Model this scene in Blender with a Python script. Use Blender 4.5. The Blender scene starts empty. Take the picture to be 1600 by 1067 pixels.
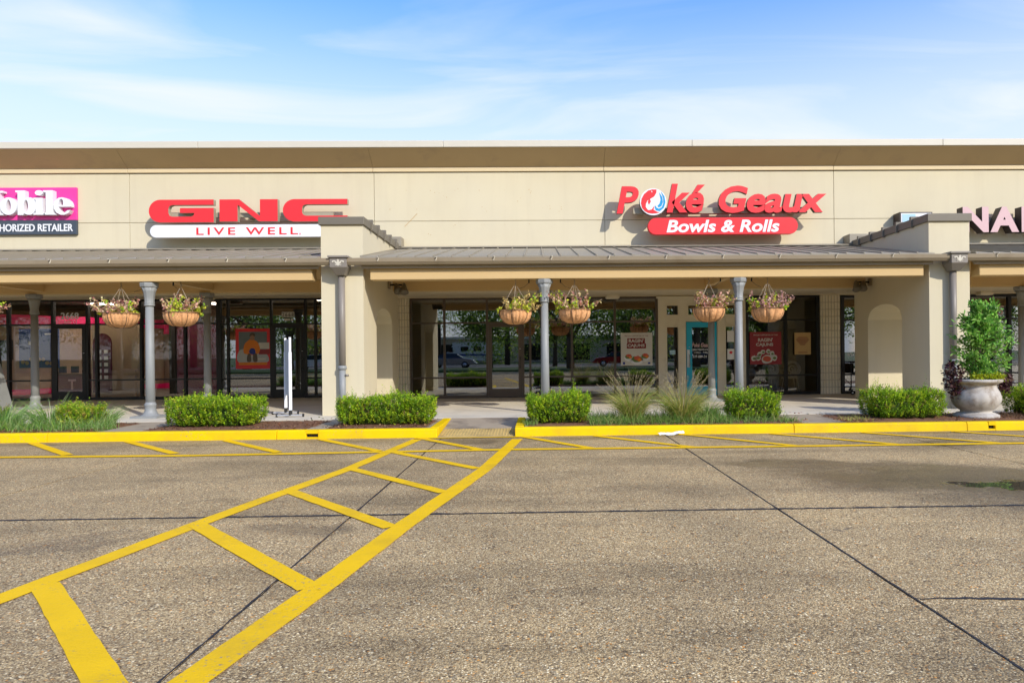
import bpy, math, random
import numpy as np
from mathutils import Matrix, Vector

R = math.radians
PI = math.pi
rnd = random.Random(7)
rng = np.random.default_rng(11)
sc = bpy.context.scene
COL = sc.collection

# ------------------------------------------------------------------ camera
cam = bpy.data.cameras.new('camera')
cam.sensor_width = 36.0
cam.lens = 24.0075
cam.shift_x = -67.0 / 1600
cam.shift_y = 17.7 / 1600
cam.clip_start = 0.05
cam.clip_end = 2000
cam_o = bpy.data.objects.new('camera', cam)
COL.objects.link(cam_o)
cam_o.matrix_world = (Matrix.Translation((0, 0, 1.4)) @ Matrix.Rotation(R(-1.235), 4, 'Z')
                      @ Matrix.Rotation(PI / 2, 4, 'X') @ Matrix.Rotation(R(-0.57), 4, 'Z'))
sc.camera = cam_o

# ------------------------------------------------------------------ sky, sun, exposure
SUN_AZ, SUN_EL = 38.5, 31.0          # azimuth from the facade's normal towards +X
world = bpy.data.worlds.new('World')
sc.world = world
world.use_nodes = True
wt = world.node_tree
for n in list(wt.nodes):
    wt.nodes.remove(n)
def wn(t, **k):
    n = wt.nodes.new(t)
    for a, v in k.items():
        setattr(n, a, v)
    return n
w_out = wn('ShaderNodeOutputWorld'); w_bg = wn('ShaderNodeBackground')
w_sky = wn('ShaderNodeTexSky', sky_type='NISHITA', sun_disc=False)
w_sky.sun_elevation = R(SUN_EL); w_sky.sun_rotation = R(180 - SUN_AZ)
w_sky.air_density = 1.0; w_sky.dust_density = 0.5; w_sky.ozone_density = 2.0
w_bg.inputs[1].default_value = 0.15
w_tc = wn('ShaderNodeTexCoord'); w_sep = wn('ShaderNodeSeparateXYZ')
wt.links.new(w_tc.outputs['Generated'], w_sep.inputs[0])
w_z = wn('ShaderNodeMath', operation='MAXIMUM'); w_z.inputs[1].default_value = 0.04
wt.links.new(w_sep.outputs[2], w_z.inputs[0])
w_cmb = wn('ShaderNodeCombineXYZ')
for i in (0, 1):
    d = wn('ShaderNodeMath', operation='DIVIDE')
    wt.links.new(w_sep.outputs[i], d.inputs[0]); wt.links.new(w_z.outputs[0], d.inputs[1])
    wt.links.new(d.outputs[0], w_cmb.inputs[i])
w_map = wn('ShaderNodeMapping'); w_map.inputs['Scale'].default_value = (0.30, 0.75, 1); w_map.inputs['Rotation'].default_value = (0, 0, R(12)); w_map.inputs['Location'].default_value = (0.35, 0.2, 0)
wt.links.new(w_cmb.outputs[0], w_map.inputs[0])
w_n = wn('ShaderNodeTexNoise'); w_n.inputs['Scale'].default_value = 1.9; w_n.inputs['Detail'].default_value = 7; w_n.inputs['Roughness'].default_value = 0.52; w_n.inputs['Distortion'].default_value = 0.9
wt.links.new(w_map.outputs[0], w_n.inputs[0])
w_r = wn('ShaderNodeValToRGB'); w_r.color_ramp.elements[0].position = 0.46; w_r.color_ramp.elements[1].position = 0.85
w_r.color_ramp.elements[1].color = (0.6, 0.6, 0.6, 1)
wt.links.new(w_n.outputs[0], w_r.inputs[0])
# a whiter, hazier sky low down, the same all round
w_hz = wn('ShaderNodeMapRange'); w_hz.interpolation_type = 'SMOOTHSTEP'
w_hz.inputs[1].default_value = 0.24; w_hz.inputs[2].default_value = 0.50; w_hz.inputs[3].default_value = 0.78; w_hz.inputs[4].default_value = 0.10
wt.links.new(w_sep.outputs[2], w_hz.inputs[0])
w_add = wn('ShaderNodeMath', operation='MAXIMUM')
w_scr = wn('ShaderNodeMath', operation='ADD', use_clamp=True)
wt.links.new(w_r.outputs[0], w_scr.inputs[0]); wt.links.new(w_hz.outputs[0], w_scr.inputs[1])
w_hs = wn('ShaderNodeHueSaturation'); w_hs.inputs['Saturation'].default_value = 1.40; w_hs.inputs['Value'].default_value = 0.95
wt.links.new(w_sky.outputs[0], w_hs.inputs['Color'])
w_mix = wn('ShaderNodeMixRGB'); w_mix.inputs[2].default_value = (2.8, 3.0, 3.35, 1)
w_tn = wn('ShaderNodeMixRGB', blend_type='MULTIPLY'); w_tn.inputs[0].default_value = 1; w_tn.inputs[2].default_value = (0.93, 0.91, 1.10, 1)
wt.links.new(w_hs.outputs[0], w_tn.inputs[1])
wt.links.new(w_scr.outputs[0], w_mix.inputs[0]); wt.links.new(w_tn.outputs[0], w_mix.inputs[1])
wt.links.new(w_mix.outputs[0], w_bg.inputs[0]); wt.links.new(w_bg.outputs[0], w_out.inputs[0])

sun = bpy.data.lights.new('sun', 'SUN')
sun.energy = 2.05
sun.angle = R(0.5)
sun.color = (1.0, 0.935, 0.82)
sun_o = bpy.data.objects.new('sun', sun)
COL.objects.link(sun_o)
sd = Vector((math.sin(R(SUN_AZ)) * math.cos(R(SUN_EL)), -math.cos(R(SUN_AZ)) * math.cos(R(SUN_EL)), math.sin(R(SUN_EL))))
sun_o.rotation_euler = sd.to_track_quat('Z', 'Y').to_euler()
sun_o.location = (20, -30, 30)

sc.view_settings.view_transform = 'Standard'
sc.view_settings.look = 'None'
sc.view_settings.gamma = 1.0
sc.view_settings.use_curve_mapping = False
sc.view_settings.exposure = 1.12
sc.render.engine = 'CYCLES'
sc.cycles.caustics_reflective = False
sc.cycles.caustics_refractive = False
sc.cycles.max_bounces = 8
sc.cycles.diffuse_bounces = 6
sc.cycles.transparent_max_bounces = 12
sc.cycles.sample_clamp_indirect = 6
sc.cycles.use_denoising = True

# ------------------------------------------------------------------ materials
MATS = {}
def base_mat(name):
    m = bpy.data.materials.new(name); m.use_nodes = True
    MATS[name] = m
    nt = m.node_tree
    return m, nt, nt.nodes['Principled BSDF']
def nn(nt, t, **k):
    n = nt.nodes.new(t)
    for a, v in k.items():
        setattr(n, a, v)
    return n
def pos(nt):
    return nn(nt, 'ShaderNodeNewGeometry').outputs['Position']
def noise(nt, scale, detail=4, rough=0.55, vec=None, dist=0):
    n = nn(nt, 'ShaderNodeTexNoise')
    n.inputs['Scale'].default_value = scale; n.inputs['Detail'].default_value = detail
    n.inputs['Roughness'].default_value = rough; n.inputs['Distortion'].default_value = dist
    nt.links.new(vec if vec is not None else pos(nt), n.inputs['Vector'])
    return n.outputs[0]
def ramp(nt, fac, stops):
    r = nn(nt, 'ShaderNodeValToRGB')
    e = r.color_ramp.elements
    while len(e) < len(stops):
        e.new(0.5)
    for i, (p, c) in enumerate(stops):
        e[i].position = p
        e[i].color = (c, c, c, 1) if isinstance(c, (int, float)) else (*c, 1)
    nt.links.new(fac, r.inputs[0])
    return r.outputs[0]
def mixc(nt, fac, a, b, blend='MIX'):
    m = nn(nt, 'ShaderNodeMixRGB', blend_type=blend)
    for i, v in ((0, fac), (1, a), (2, b)):
        if isinstance(v, bpy.types.NodeSocket):
            nt.links.new(v, m.inputs[i])
        elif i == 0:
            m.inputs[0].default_value = v
        else:
            m.inputs[i].default_value = (*v, 1)
    return m.outputs[0]
def bump(nt, bs, h, strength=0.3, dist=0.01):
    b = nn(nt, 'ShaderNodeBump')
    b.inputs['Strength'].default_value = strength; b.inputs['Distance'].default_value = dist
    nt.links.new(h, b.inputs['Height']); nt.links.new(b.outputs[0], bs.inputs['Normal'])
def mat(name, color, rough=0.6, metal=0.0, var=0.12, scale=3.0, bump_s=0.0, bump_scale=60, spec=0.4, dirt=None, dirt_scale=1.2, dirt_lo=0.55, dirt_hi=0.75):
    m, nt, bs = base_mat(name)
    lo = tuple(c * (1 - var) for c in color); hi = tuple(min(1, c * (1 + var)) for c in color)
    c = mixc(nt, noise(nt, scale), lo, hi)
    if dirt:
        c = mixc(nt, ramp(nt, noise(nt, dirt_scale, 6, 0.65), [(dirt_lo, 0.0), (dirt_hi, 0.7)]), c, dirt)
    nt.links.new(c, bs.inputs['Base Color'])
    bs.inputs['Roughness'].default_value = rough; bs.inputs['Metallic'].default_value = metal
    bs.inputs['Specular IOR Level'].default_value = spec
    if bump_s:
        bump(nt, bs, noise(nt, bump_scale, 3), bump_s)
    return m

STUCCO = mat('stucco', (0.615, 0.55, 0.385), 0.9, var=0.05, scale=0.7, bump_s=0.15, bump_scale=90, spec=0.2, dirt=(0.55, 0.48, 0.34), dirt_scale=0.8, dirt_lo=0.5, dirt_hi=0.95)
def streak(m, amt):
    nt = m.node_tree; bs = nt.nodes['Principled BSDF']
    old = bs.inputs['Base Color'].links[0].from_socket
    mp = nn(nt, 'ShaderNodeMapping'); mp.inputs['Scale'].default_value = (2.6, 2.6, 0.16); nt.links.new(pos(nt), mp.inputs[0])
    c = mixc(nt, ramp(nt, noise(nt, 1.5, 6, 0.65, mp.outputs[0]), [(0.50, 0.0), (0.75, amt)]), old, (0.42, 0.35, 0.24))
    c = mixc(nt, ramp(nt, noise(nt, 0.45, 4, 0.6), [(0.35, 0.28), (0.6, 0.0)]), c, (0.58, 0.53, 0.40))
    nt.links.new(c, bs.inputs['Base Color'])
streak(STUCCO, 0.15)
TAN = mat('tan_paint', (0.57, 0.41, 0.20), 0.75, var=0.06, scale=1.0, bump_s=0.05, spec=0.25)
CEIL = mat('ceiling_paint', (0.74, 0.64, 0.46), 0.85, var=0.05)
COVE = mat('cove_paint', (0.50, 0.355, 0.175), 0.75, var=0.07, scale=1.3, dirt=(0.36, 0.26, 0.15), dirt_scale=0.9)
TRIM = mat('trim_paint', (0.64, 0.52, 0.32), 0.7, var=0.04)
CAPM = mat('cap_metal', (0.58, 0.54, 0.44), 0.5, var=0.04)
BRONZE = mat('bronze_metal', (0.30, 0.245, 0.17), 0.45, 0.0, var=0.08, scale=2, dirt=(0.22, 0.17, 0.11))
ROOFM = mat('roof_metal', (0.29, 0.255, 0.19), 0.5, 0.0, var=0.08, scale=1.5, dirt=(0.27, 0.24, 0.18))
COPING = mat('coping_metal', (0.16, 0.14, 0.105), 0.5, 0.0, var=0.1, scale=3)
GREYP = mat('grey_paint', (0.25, 0.26, 0.255), 0.5, var=0.08, scale=4, dirt=(0.2, 0.21, 0.22), dirt_scale=3, bump_s=0.08, bump_scale=25)
DKPIPE = mat('pipe_paint', (0.22, 0.195, 0.165), 0.45, var=0.08)
FRAME = mat('window_frame_metal', (0.022, 0.021, 0.02), 0.35, 0.3, var=0.1)
BRFRAME = mat('brown_frame_metal', (0.10, 0.075, 0.055), 0.4, 0.2, var=0.1)
CREAM = mat('cream_wood', (0.72, 0.65, 0.50), 0.6, var=0.04, dirt=(0.5, 0.43, 0.3), dirt_scale=2)
BLUE = mat('blue_paint', (0.02, 0.42, 0.62), 0.45, var=0.06)
TILE = mat('glazed_tile', (0.80, 0.72, 0.54), 0.25, var=0.06, scale=9)
GROUT = mat('grout', (0.38, 0.34, 0.25), 0.9)
CONC = mat('walkway_concrete', (0.60, 0.54, 0.42), 0.85, var=0.1, scale=1.6, bump_s=0.15, bump_scale=40, dirt=(0.34, 0.30, 0.24), dirt_scale=0.9)
APRON = mat('apron_concrete', (0.36, 0.29, 0.20), 0.8, var=0.15, scale=2.2, bump_s=0.2, bump_scale=50, dirt=(0.13, 0.10, 0.075), dirt_scale=1.4, dirt_lo=0.5, dirt_hi=0.65)
MULCH = mat('mulch', (0.17, 0.08, 0.038), 0.95, var=0.5, scale=40, bump_s=0.9, bump_scale=45)
DARK = mat('dark_void', (0.012, 0.011, 0.010), 0.8)
SEAL = mat('joint_sealant', (0.03, 0.026, 0.024), 0.7)
WHITE = mat('white_acrylic', (0.74, 0.75, 0.76), 0.35, var=0.02)
RED = mat('red_acrylic', (0.72, 0.028, 0.035), 0.35, var=0.04)
PINK = mat('pink_acrylic', (0.78, 0.045, 0.30), 0.35, var=0.03)
SLATE = mat('slate_acrylic', (0.055, 0.07, 0.09), 0.4, var=0.05)
PALEPINK = mat('pale_pink_acrylic', (0.60, 0.40, 0.40), 0.4, var=0.03)
RETURN = mat('dark_return', (0.05, 0.035, 0.03), 0.5)
TANRET = mat('tan_return', (0.34, 0.30, 0.22), 0.5)
LBLUE = mat('blue_acrylic', (0.01, 0.29, 0.58), 0.35)
WINE = mat('wine_laminate', (0.10, 0.006, 0.03), 0.4)
SILVER = mat('silver_metal', (0.62, 0.63, 0.65), 0.3, 0.6)
BLACK = mat('black_plastic', (0.012, 0.012, 0.012), 0.45)
COIR = mat('coir', (0.74, 0.36, 0.16), 0.95, var=0.5, scale=34, bump_s=0.9, bump_scale=60, dirt=(0.30, 0.13, 0.05), dirt_scale=14, dirt_lo=0.5, dirt_hi=0.7)
STONE = mat('cast_stone', (0.46, 0.43, 0.385), 0.85, var=0.12, scale=5, bump_s=0.2, bump_scale=50, dirt=(0.19, 0.135, 0.09), dirt_scale=4.2, dirt_lo=0.48, dirt_hi=0.66)
PAPER = mat('paper', (0.80, 0.80, 0.79), 0.8)
CREAMP = mat('poster_board', (0.62, 0.60, 0.54), 0.6)
REDP = mat('red_print', (0.30, 0.03, 0.035), 0.5)
KRAFT = mat('kraft_paper', (0.55, 0.35, 0.14), 0.8)
MAROON = mat('maroon_ink', (0.20, 0.015, 0.02), 0.6)
ORANGE = mat('orange_print', (0.75, 0.22, 0.02), 0.6)
FOODG = mat('green_print', (0.12, 0.2, 0.05), 0.6)
FOODR = mat('salmon_print', (0.55, 0.10, 0.05), 0.6)
NAVY = mat('navy_print', (0.012, 0.035, 0.26), 0.5)
WOODL = mat('tan_laminate', (0.30, 0.19, 0.12), 0.5, var=0.15, scale=5)
BARK = mat('bark', (0.10, 0.075, 0.05), 0.95, var=0.3, scale=12, bump_s=0.6, bump_scale=20)
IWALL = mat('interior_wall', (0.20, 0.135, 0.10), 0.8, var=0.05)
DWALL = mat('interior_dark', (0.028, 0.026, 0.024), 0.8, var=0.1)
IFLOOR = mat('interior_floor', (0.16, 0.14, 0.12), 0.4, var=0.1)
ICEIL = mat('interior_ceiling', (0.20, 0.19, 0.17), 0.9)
RUBBER = mat('rubber', (0.02, 0.02, 0.02), 0.8)
ASPH = mat('far_asphalt', (0.16, 0.145, 0.12), 0.9, var=0.15, scale=0.6)
CARG = mat('silver_car_paint', (0.25, 0.26, 0.28), 0.25, 0.5)
CARW = mat('white_car_paint', (0.7, 0.7, 0.7), 0.3)
CARD = mat('dark_car_paint', (0.03, 0.035, 0.05), 0.25, 0.3)
CARR = mat('red_car_paint', (0.3, 0.02, 0.02), 0.25, 0.2)
CGLASS = mat('car_glass', (0.01, 0.012, 0.014), 0.06, spec=0.6)
HOUSE = mat('far_wall', (0.5, 0.5, 0.5), 0.85)
LAWN = mat('lawn', (0.06, 0.10, 0.022), 0.95, var=0.35, scale=1.5, bump_s=0.5, bump_scale=30)

def emit(name, col, s):
    m, nt, bs = base_mat(name)
    bs.inputs['Base Color'].default_value = (*col, 1)
    bs.inputs['Emission Color'].default_value = (*col, 1)
    bs.inputs['Emission Strength'].default_value = s
    return m
LAMP = emit('lamp_and_fill_panel', (1.0, 0.90, 0.76), 13.0)
LITPINK = mat('pink_wall_paint', (0.80, 0.006, 0.15), 0.5)

def glass(name, tint, refl):
    m, nt, bs = base_mat(name)
    nt.nodes.remove(bs)
    tr = nn(nt, 'ShaderNodeBsdfTransparent'); tr.inputs[0].default_value = (*tint, 1)
    gl = nn(nt, 'ShaderNodeBsdfGlossy'); gl.inputs['Roughness'].default_value = 0.0
    gl.inputs[0].default_value = (0.92, 0.96, 1.0, 1)
    bp = nn(nt, 'ShaderNodeBump'); bp.inputs['Strength'].default_value = 0.012; bp.inputs['Distance'].default_value = 0.02
    nt.links.new(noise(nt, 1.1, 1), bp.inputs['Height']); nt.links.new(bp.outputs[0], gl.inputs['Normal'])
    lw = nn(nt, 'ShaderNodeLayerWeight'); lw.inputs[0].default_value = 0.35
    mr = nn(nt, 'ShaderNodeMapRange'); mr.inputs[3].default_value = refl; mr.inputs[4].default_value = 0.9
    nt.links.new(lw.outputs['Fresnel'], mr.inputs[0])
    mx = nn(nt, 'ShaderNodeMixShader')
    nt.links.new(mr.outputs[0], mx.inputs[0]); nt.links.new(tr.outputs[0], mx.inputs[1]); nt.links.new(gl.outputs[0], mx.inputs[2])
    nt.links.new(mx.outputs[0], nt.nodes['Material Output'].inputs[0])
    return m
GLASS = glass('shop_glass', (0.55, 0.53, 0.50), 0.21)
GLASSD = glass('dim_shop_glass', (0.72, 0.70, 0.67), 0.07)
GLASSC = glass('clear_shop_glass', (0.90, 0.88, 0.86), 0.0)

def leaf_mat(name, rough=0.5, trans=0.42):
    m, nt, bs = base_mat(name)
    at = nn(nt, 'ShaderNodeAttribute'); at.attribute_name = 'tint'
    nt.links.new(at.outputs['Color'], bs.inputs['Base Color'])
    bs.inputs['Roughness'].default_value = rough; bs.inputs['Specular IOR Level'].default_value = 0.3
    tl = nn(nt, 'ShaderNodeBsdfTranslucent'); nt.links.new(at.outputs['Color'], tl.inputs[0])
    mx = nn(nt, 'ShaderNodeMixShader'); mx.inputs[0].default_value = trans
    nt.links.new(bs.outputs[0], mx.inputs[1]); nt.links.new(tl.outputs[0], mx.inputs[2])
    nt.links.new(mx.outputs[0], nt.nodes['Material Output'].inputs[0])
    return m
LEAF = leaf_mat('leaf')
LEAFT = leaf_mat('tree_leaf', 0.5, 0.62)

# exposed-aggregate paving: pebbles, worn patches, damp stains and one puddle
def paving_mat():
    m, nt, bs = base_mat('exposed_aggregate')
    p = pos(nt)
    v = nn(nt, 'ShaderNodeTexVoronoi'); v.inputs['Scale'].default_value = 98; nt.links.new(p, v.inputs['Vector'])
    v2 = nn(nt, 'ShaderNodeTexVoronoi'); v2.inputs['Scale'].default_value = 165; nt.links.new(p, v2.inputs['Vector'])
    sep = nn(nt, 'ShaderNodeSeparateColor'); nt.links.new(v.outputs['Color'], sep.inputs[0])
    sep2 = nn(nt, 'ShaderNodeSeparateColor'); nt.links.new(v2.outputs['Color'], sep2.inputs[0])
    peb = ramp(nt, sep.outputs[0], [(0.0, (0.11, 0.08, 0.05)), (0.20, (0.29, 0.215, 0.13)), (0.45, (0.46, 0.35, 0.21)),
                                    (0.66, (0.31, 0.265, 0.20)), (0.80, (0.64, 0.52, 0.34)), (0.92, (0.82, 0.74, 0.58)), (0.965, (0.62, 0.30, 0.08))])
    peb.node.color_ramp.interpolation = 'CONSTANT'
    peb2 = ramp(nt, sep2.outputs[0], [(0.0, (0.14, 0.10, 0.06)), (0.30, (0.38, 0.285, 0.17)), (0.7, (0.55, 0.44, 0.28)), (0.93, (0.80, 0.71, 0.55))])
    peb2.node.color_ramp.interpolation = 'CONSTANT'
    pick = ramp(nt, noise(nt, 9, 3, 0.6, p), [(0.42, 0.0), (0.58, 1.0)])
    c = mixc(nt, pick, peb, peb2)
    d1 = ramp(nt, v.outputs['Distance'], [(0.42, 0.0), (0.75, 1.0)])
    c = mixc(nt, mixc(nt, 1.0, d1, (0.55, 0.55, 0.55), 'MULTIPLY'), c, (0.12, 0.085, 0.05))
    # broad tone changes: worn wheel tracks, dust, patches
    big = noise(nt, 0.55, 5, 0.6, p)
    c = mixc(nt, 1.0, c, ramp(nt, big, [(0.30, (0.66, 0.65, 0.64)), (0.52, (1.0, 0.98, 0.95)), (0.72, (1.16, 1.12, 1.04))]), 'MULTIPLY')
    mp = nn(nt, 'ShaderNodeMapping'); mp.inputs['Scale'].default_value = (0.22, 1.3, 1); nt.links.new(p, mp.inputs[0])
    streak = noise(nt, 1.0, 5, 0.6, mp.outputs[0])
    c = mixc(nt, 1.0, c, ramp(nt, streak, [(0.34, 0.70), (0.50, 1.0)]), 'MULTIPLY')
    # damp stains (ellipses with ragged rims): x, y, rx, ry, angle, strength
    dn = nn(nt, 'ShaderNodeTexNoise'); dn.inputs['Scale'].default_value = 1.1; dn.inputs['Detail'].default_value = 5; dn.inputs['Roughness'].default_value = 0.6
    nt.links.new(p, dn.inputs[0])
    sub = nn(nt, 'ShaderNodeVectorMath', operation='SUBTRACT'); sub.inputs[1].default_value = (0.5, 0.5, 0.5); nt.links.new(dn.outputs['Color'], sub.inputs[0])
    scl = nn(nt, 'ShaderNodeVectorMath', operation='SCALE'); scl.inputs['Scale'].default_value = 1.5; nt.links.new(sub.outputs[0], scl.inputs[0])
    wp = nn(nt, 'ShaderNodeVectorMath', operation='ADD'); nt.links.new(p, wp.inputs[0]); nt.links.new(scl.outputs[0], wp.inputs[1])
    def ell(x, y, rx, ry, ang, inner, outer, src):
        s_ = nn(nt, 'ShaderNodeVectorMath', operation='SUBTRACT'); s_.inputs[1].default_value = (x, y, 0); nt.links.new(src, s_.inputs[0])
        mm = nn(nt, 'ShaderNodeMapping'); mm.vector_type = 'TEXTURE'; mm.inputs['Scale'].default_value = (rx, ry, 1000); mm.inputs['Rotation'].default_value = (0, 0, R(ang))
        nt.links.new(s_.outputs[0], mm.inputs[0])
        ln = nn(nt, 'ShaderNodeVectorMath', operation='LENGTH'); nt.links.new(mm.outputs[0], ln.inputs[0])
        mr = nn(nt, 'ShaderNodeMapRange'); mr.interpolation_type = 'SMOOTHSTEP'
        mr.inputs[1].default_value = inner; mr.inputs[2].default_value = outer; mr.inputs[3].default_value = 1; mr.inputs[4].default_value = 0
        nt.links.new(ln.outputs[1], mr.inputs[0])
        return mr.outputs[0]
    damp = None
    for (x, y, rx, ry, an, st) in [(4.6, 7.2, 2.9, 1.25, -16, 0.9), (3.3, 8.3, 1.5, 0.6, -10, 0.7), (6.2, 6.2, 2.9, 1.2, -8, 0.95), (4.1, 6.0, 1.2, 0.4, -25, 0.5), (-2.0, 5.5, 0.55, 0.3, 20, 0.55),
                                   (-3.6, 5.2, 0.9, 0.16, 25, 0.4), (-3.0, 6.55, 0.8, 0.14, 5, 0.35), (-1.15, 11.05, 0.9, 0.4, 0, 0.6), (-1.0, 7.2, 0.4, 0.25, 0, 0.3),
                                   (-0.95, 10.2, 0.5, 0.25, 0, 0.3), (6.4, 10.1, 2.2, 0.32, 0, 0.6), (3.9, 10.3, 1.4, 0.25, 0, 0.35), (-6.5, 10.9, 3.5, 0.35, 0, 0.25), (0.9, 11.1, 2.2, 0.22, 0, 0.35), (0, 11.5, 26, 0.5, 0, 0.38), (-1.5, 8.6, 6, 0.35, 2, 0.18), (1.5, 7.0, 5, 0.3, 1, 0.2), (2.0, 4.2, 3, 0.25, 8, 0.15)]:
        e = ell(x, y, rx, ry, an, 0.45, 1.0, wp.outputs[0])
        e2 = nn(nt, 'ShaderNodeMath', operation='MULTIPLY'); e2.inputs[1].default_value = st; nt.links.new(e, e2.inputs[0])
        if damp is None:
            damp = e2.outputs[0]
        else:
            mxx = nn(nt, 'ShaderNodeMath', operation='MAXIMUM'); nt.links.new(damp, mxx.inputs[0]); nt.links.new(e2.outputs[0], mxx.inputs[1]); damp = mxx.outputs[0]
    c = mixc(nt, damp, c, mixc(nt, 1.0, c, (0.40, 0.395, 0.40), 'MULTIPLY'))
    pud = ell(5.05, 6.85, 0.95, 0.22, -8, 0.75, 1.0, wp.outputs[0])
    c = mixc(nt, pud, c, (0.05, 0.045, 0.035))
    c = mixc(nt, 1.0, c, (1.38, 1.27, 0.97), 'MULTIPLY')
    # oil drips and small dark spots
    vs_ = nn(nt, 'ShaderNodeTexVoronoi'); vs_.inputs['Scale'].default_value = 1.15; nt.links.new(wp.outputs[0], vs_.inputs['Vector'])
    dr = ramp(nt, vs_.outputs['Distance'], [(0.02, 1.0), (0.085, 0.0)])
    sp = nn(nt, 'ShaderNodeSeparateColor'); nt.links.new(vs_.outputs['Color'], sp.inputs[0])
    sel = ramp(nt, sp.outputs[0], [(0.62, 0.0), (0.64, 0.8)])
    c = mixc(nt, mixc(nt, 1.0, dr, sel, 'MULTIPLY'), c, (0.06, 0.05, 0.04))
    hair = nn(nt, 'ShaderNodeTexVoronoi'); hair.feature = 'DISTANCE_TO_EDGE'; hair.inputs['Scale'].default_value = 0.33; nt.links.new(wp.outputs[0], hair.inputs['Vector'])
    hl = ramp(nt, hair.outputs['Distance'], [(0.0, 0.5), (0.004, 0.0)])
    c = mixc(nt, mixc(nt, 1.0, hl, ramp(nt, noise(nt, 0.4, 2, 0.5, p), [(0.52, 0.0), (0.6, 1.0)]), 'MULTIPLY'), c, (0.07, 0.06, 0.05))
    nt.links.new(c, bs.inputs['Base Color'])
    rr = nn(nt, 'ShaderNodeMapRange'); rr.inputs[3].default_value = 0.72; rr.inputs[4].default_value = 0.26; nt.links.new(damp, rr.inputs[0])
    r2 = nn(nt, 'ShaderNodeMixRGB'); nt.links.new(pud, r2.inputs[0]); nt.links.new(rr.outputs[0], r2.inputs[1]); r2.inputs[2].default_value = (0.02, 0.02, 0.02, 1)
    nt.links.new(r2.outputs[0], bs.inputs['Roughness'])
    bs.inputs['Specular IOR Level'].default_value = 0.3
    inv = nn(nt, 'ShaderNodeMath', operation='SUBTRACT'); inv.inputs[0].default_value = 1.0; nt.links.new(v.outputs['Distance'], inv.inputs[1])
    hm = nn(nt, 'ShaderNodeMixRGB'); nt.links.new(pud, hm.inputs[0]); nt.links.new(inv.outputs[0], hm.inputs[1]); hm.inputs[2].default_value = (0.5, 0.5, 0.5, 1)
    bump(nt, bs, hm.outputs[0], 0.55, 0.006)
    return m
PAVE = paving_mat()

def paint_mat(name, col, worn):
    m, nt, bs = base_mat(name)
    p = pos(nt)
    v = nn(nt, 'ShaderNodeTexVoronoi'); v.inputs['Scale'].default_value = 62; nt.links.new(p, v.inputs['Vector'])
    c = mixc(nt, noise(nt, 2.5, 5, 0.65), tuple(x * 0.82 for x in col), tuple(min(1, x * 1.1) for x in col))
    c = mixc(nt, ramp(nt, noise(nt, 1.1, 6, 0.7), [(0.50, 0.0), (0.72, 0.6)]), c, tuple(a * 0.55 + b for a, b in zip(col, (0.04, 0.03, 0.02))))
    chips = ramp(nt, noise(nt, 38, 3, 0.7), [(0.66 - worn, 0.0), (0.70 - worn, 1.0)])
    patch = ramp(nt, noise(nt, 0.9, 4, 0.6), [(0.46, 0.0), (0.62, 1.0)])
    fac = mixc(nt, 1.0, chips, patch, 'MULTIPLY')
    c = mixc(nt, fac, c, (0.27, 0.215, 0.15))
    nt.links.new(c, bs.inputs['Base Color'])
    sc_ = nn(nt, 'ShaderNodeMapping'); sc_.inputs['Scale'].default_value = (1.6, 1.6, 9); nt.links.new(p, sc_.inputs[0])
    c = mixc(nt, ramp(nt, noise(nt, 1.6, 5, 0.7, sc_.outputs[0]), [(0.60, 0.0), (0.78, 0.55)]), c, (0.10, 0.075, 0.03))
    bs.inputs['Roughness'].default_value = 0.6; bs.inputs['Specular IOR Level'].default_value = 0.12
    inv = nn(nt, 'ShaderNodeMath', operation='SUBTRACT'); inv.inputs[0].default_value = 1.0; nt.links.new(v.outputs['Distance'], inv.inputs[1])
    bump(nt, bs, inv.outputs[0], 0.28, 0.005)
    return m
YLINE = paint_mat('yellow_line_paint', (0.90, 0.535, 0.006), 0.06)
YKERB = paint_mat('yellow_kerb_paint', (0.82, 0.545, 0.003), 0.05)
YTACT = mat('yellow_tactile', (0.50, 0.35, 0.12), 0.7, var=0.2, scale=8, dirt=(0.16, 0.11, 0.05), dirt_scale=2.5, dirt_lo=0.5, dirt_hi=0.7)

# ------------------------------------------------------------------ helpers
LOC = {}
def tag(o, label=None, cat=None, group=None, kind=None):
    if label: o['label'] = label
    if cat: o['category'] = cat
    if group: o['group'] = group
    if kind: o['kind'] = kind
    return o
def thing(name, loc, label, cat, group=None):
    o = bpy.data.objects.new(name, None); COL.objects.link(o)
    o.location = loc; o.empty_display_size = 0.1
    LOC[o] = Vector(loc)
    return tag(o, label, cat, group)
def origin(o):
    return LOC.get(o, Vector((0, 0, 0)))
def link(name, me, parent=None, loc=None):
    o = bpy.data.objects.new(name, me); COL.objects.link(o)
    if parent is not None:
        o.parent = parent
        LOC[o] = origin(parent)
    else:
        LOC[o] = Vector((0, 0, 0))
    if loc is not None:
        o.location = Vector(loc) - (origin(parent) if parent is not None else Vector((0, 0, 0)))
        LOC[o] = Vector(loc)
    return o
def copy_tree(o, parent=None):
    c = o.copy(); COL.objects.link(c)
    if parent is not None:
        c.parent = parent
    for ch in list(o.children):
        copy_tree(ch, c)
    return c

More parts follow.
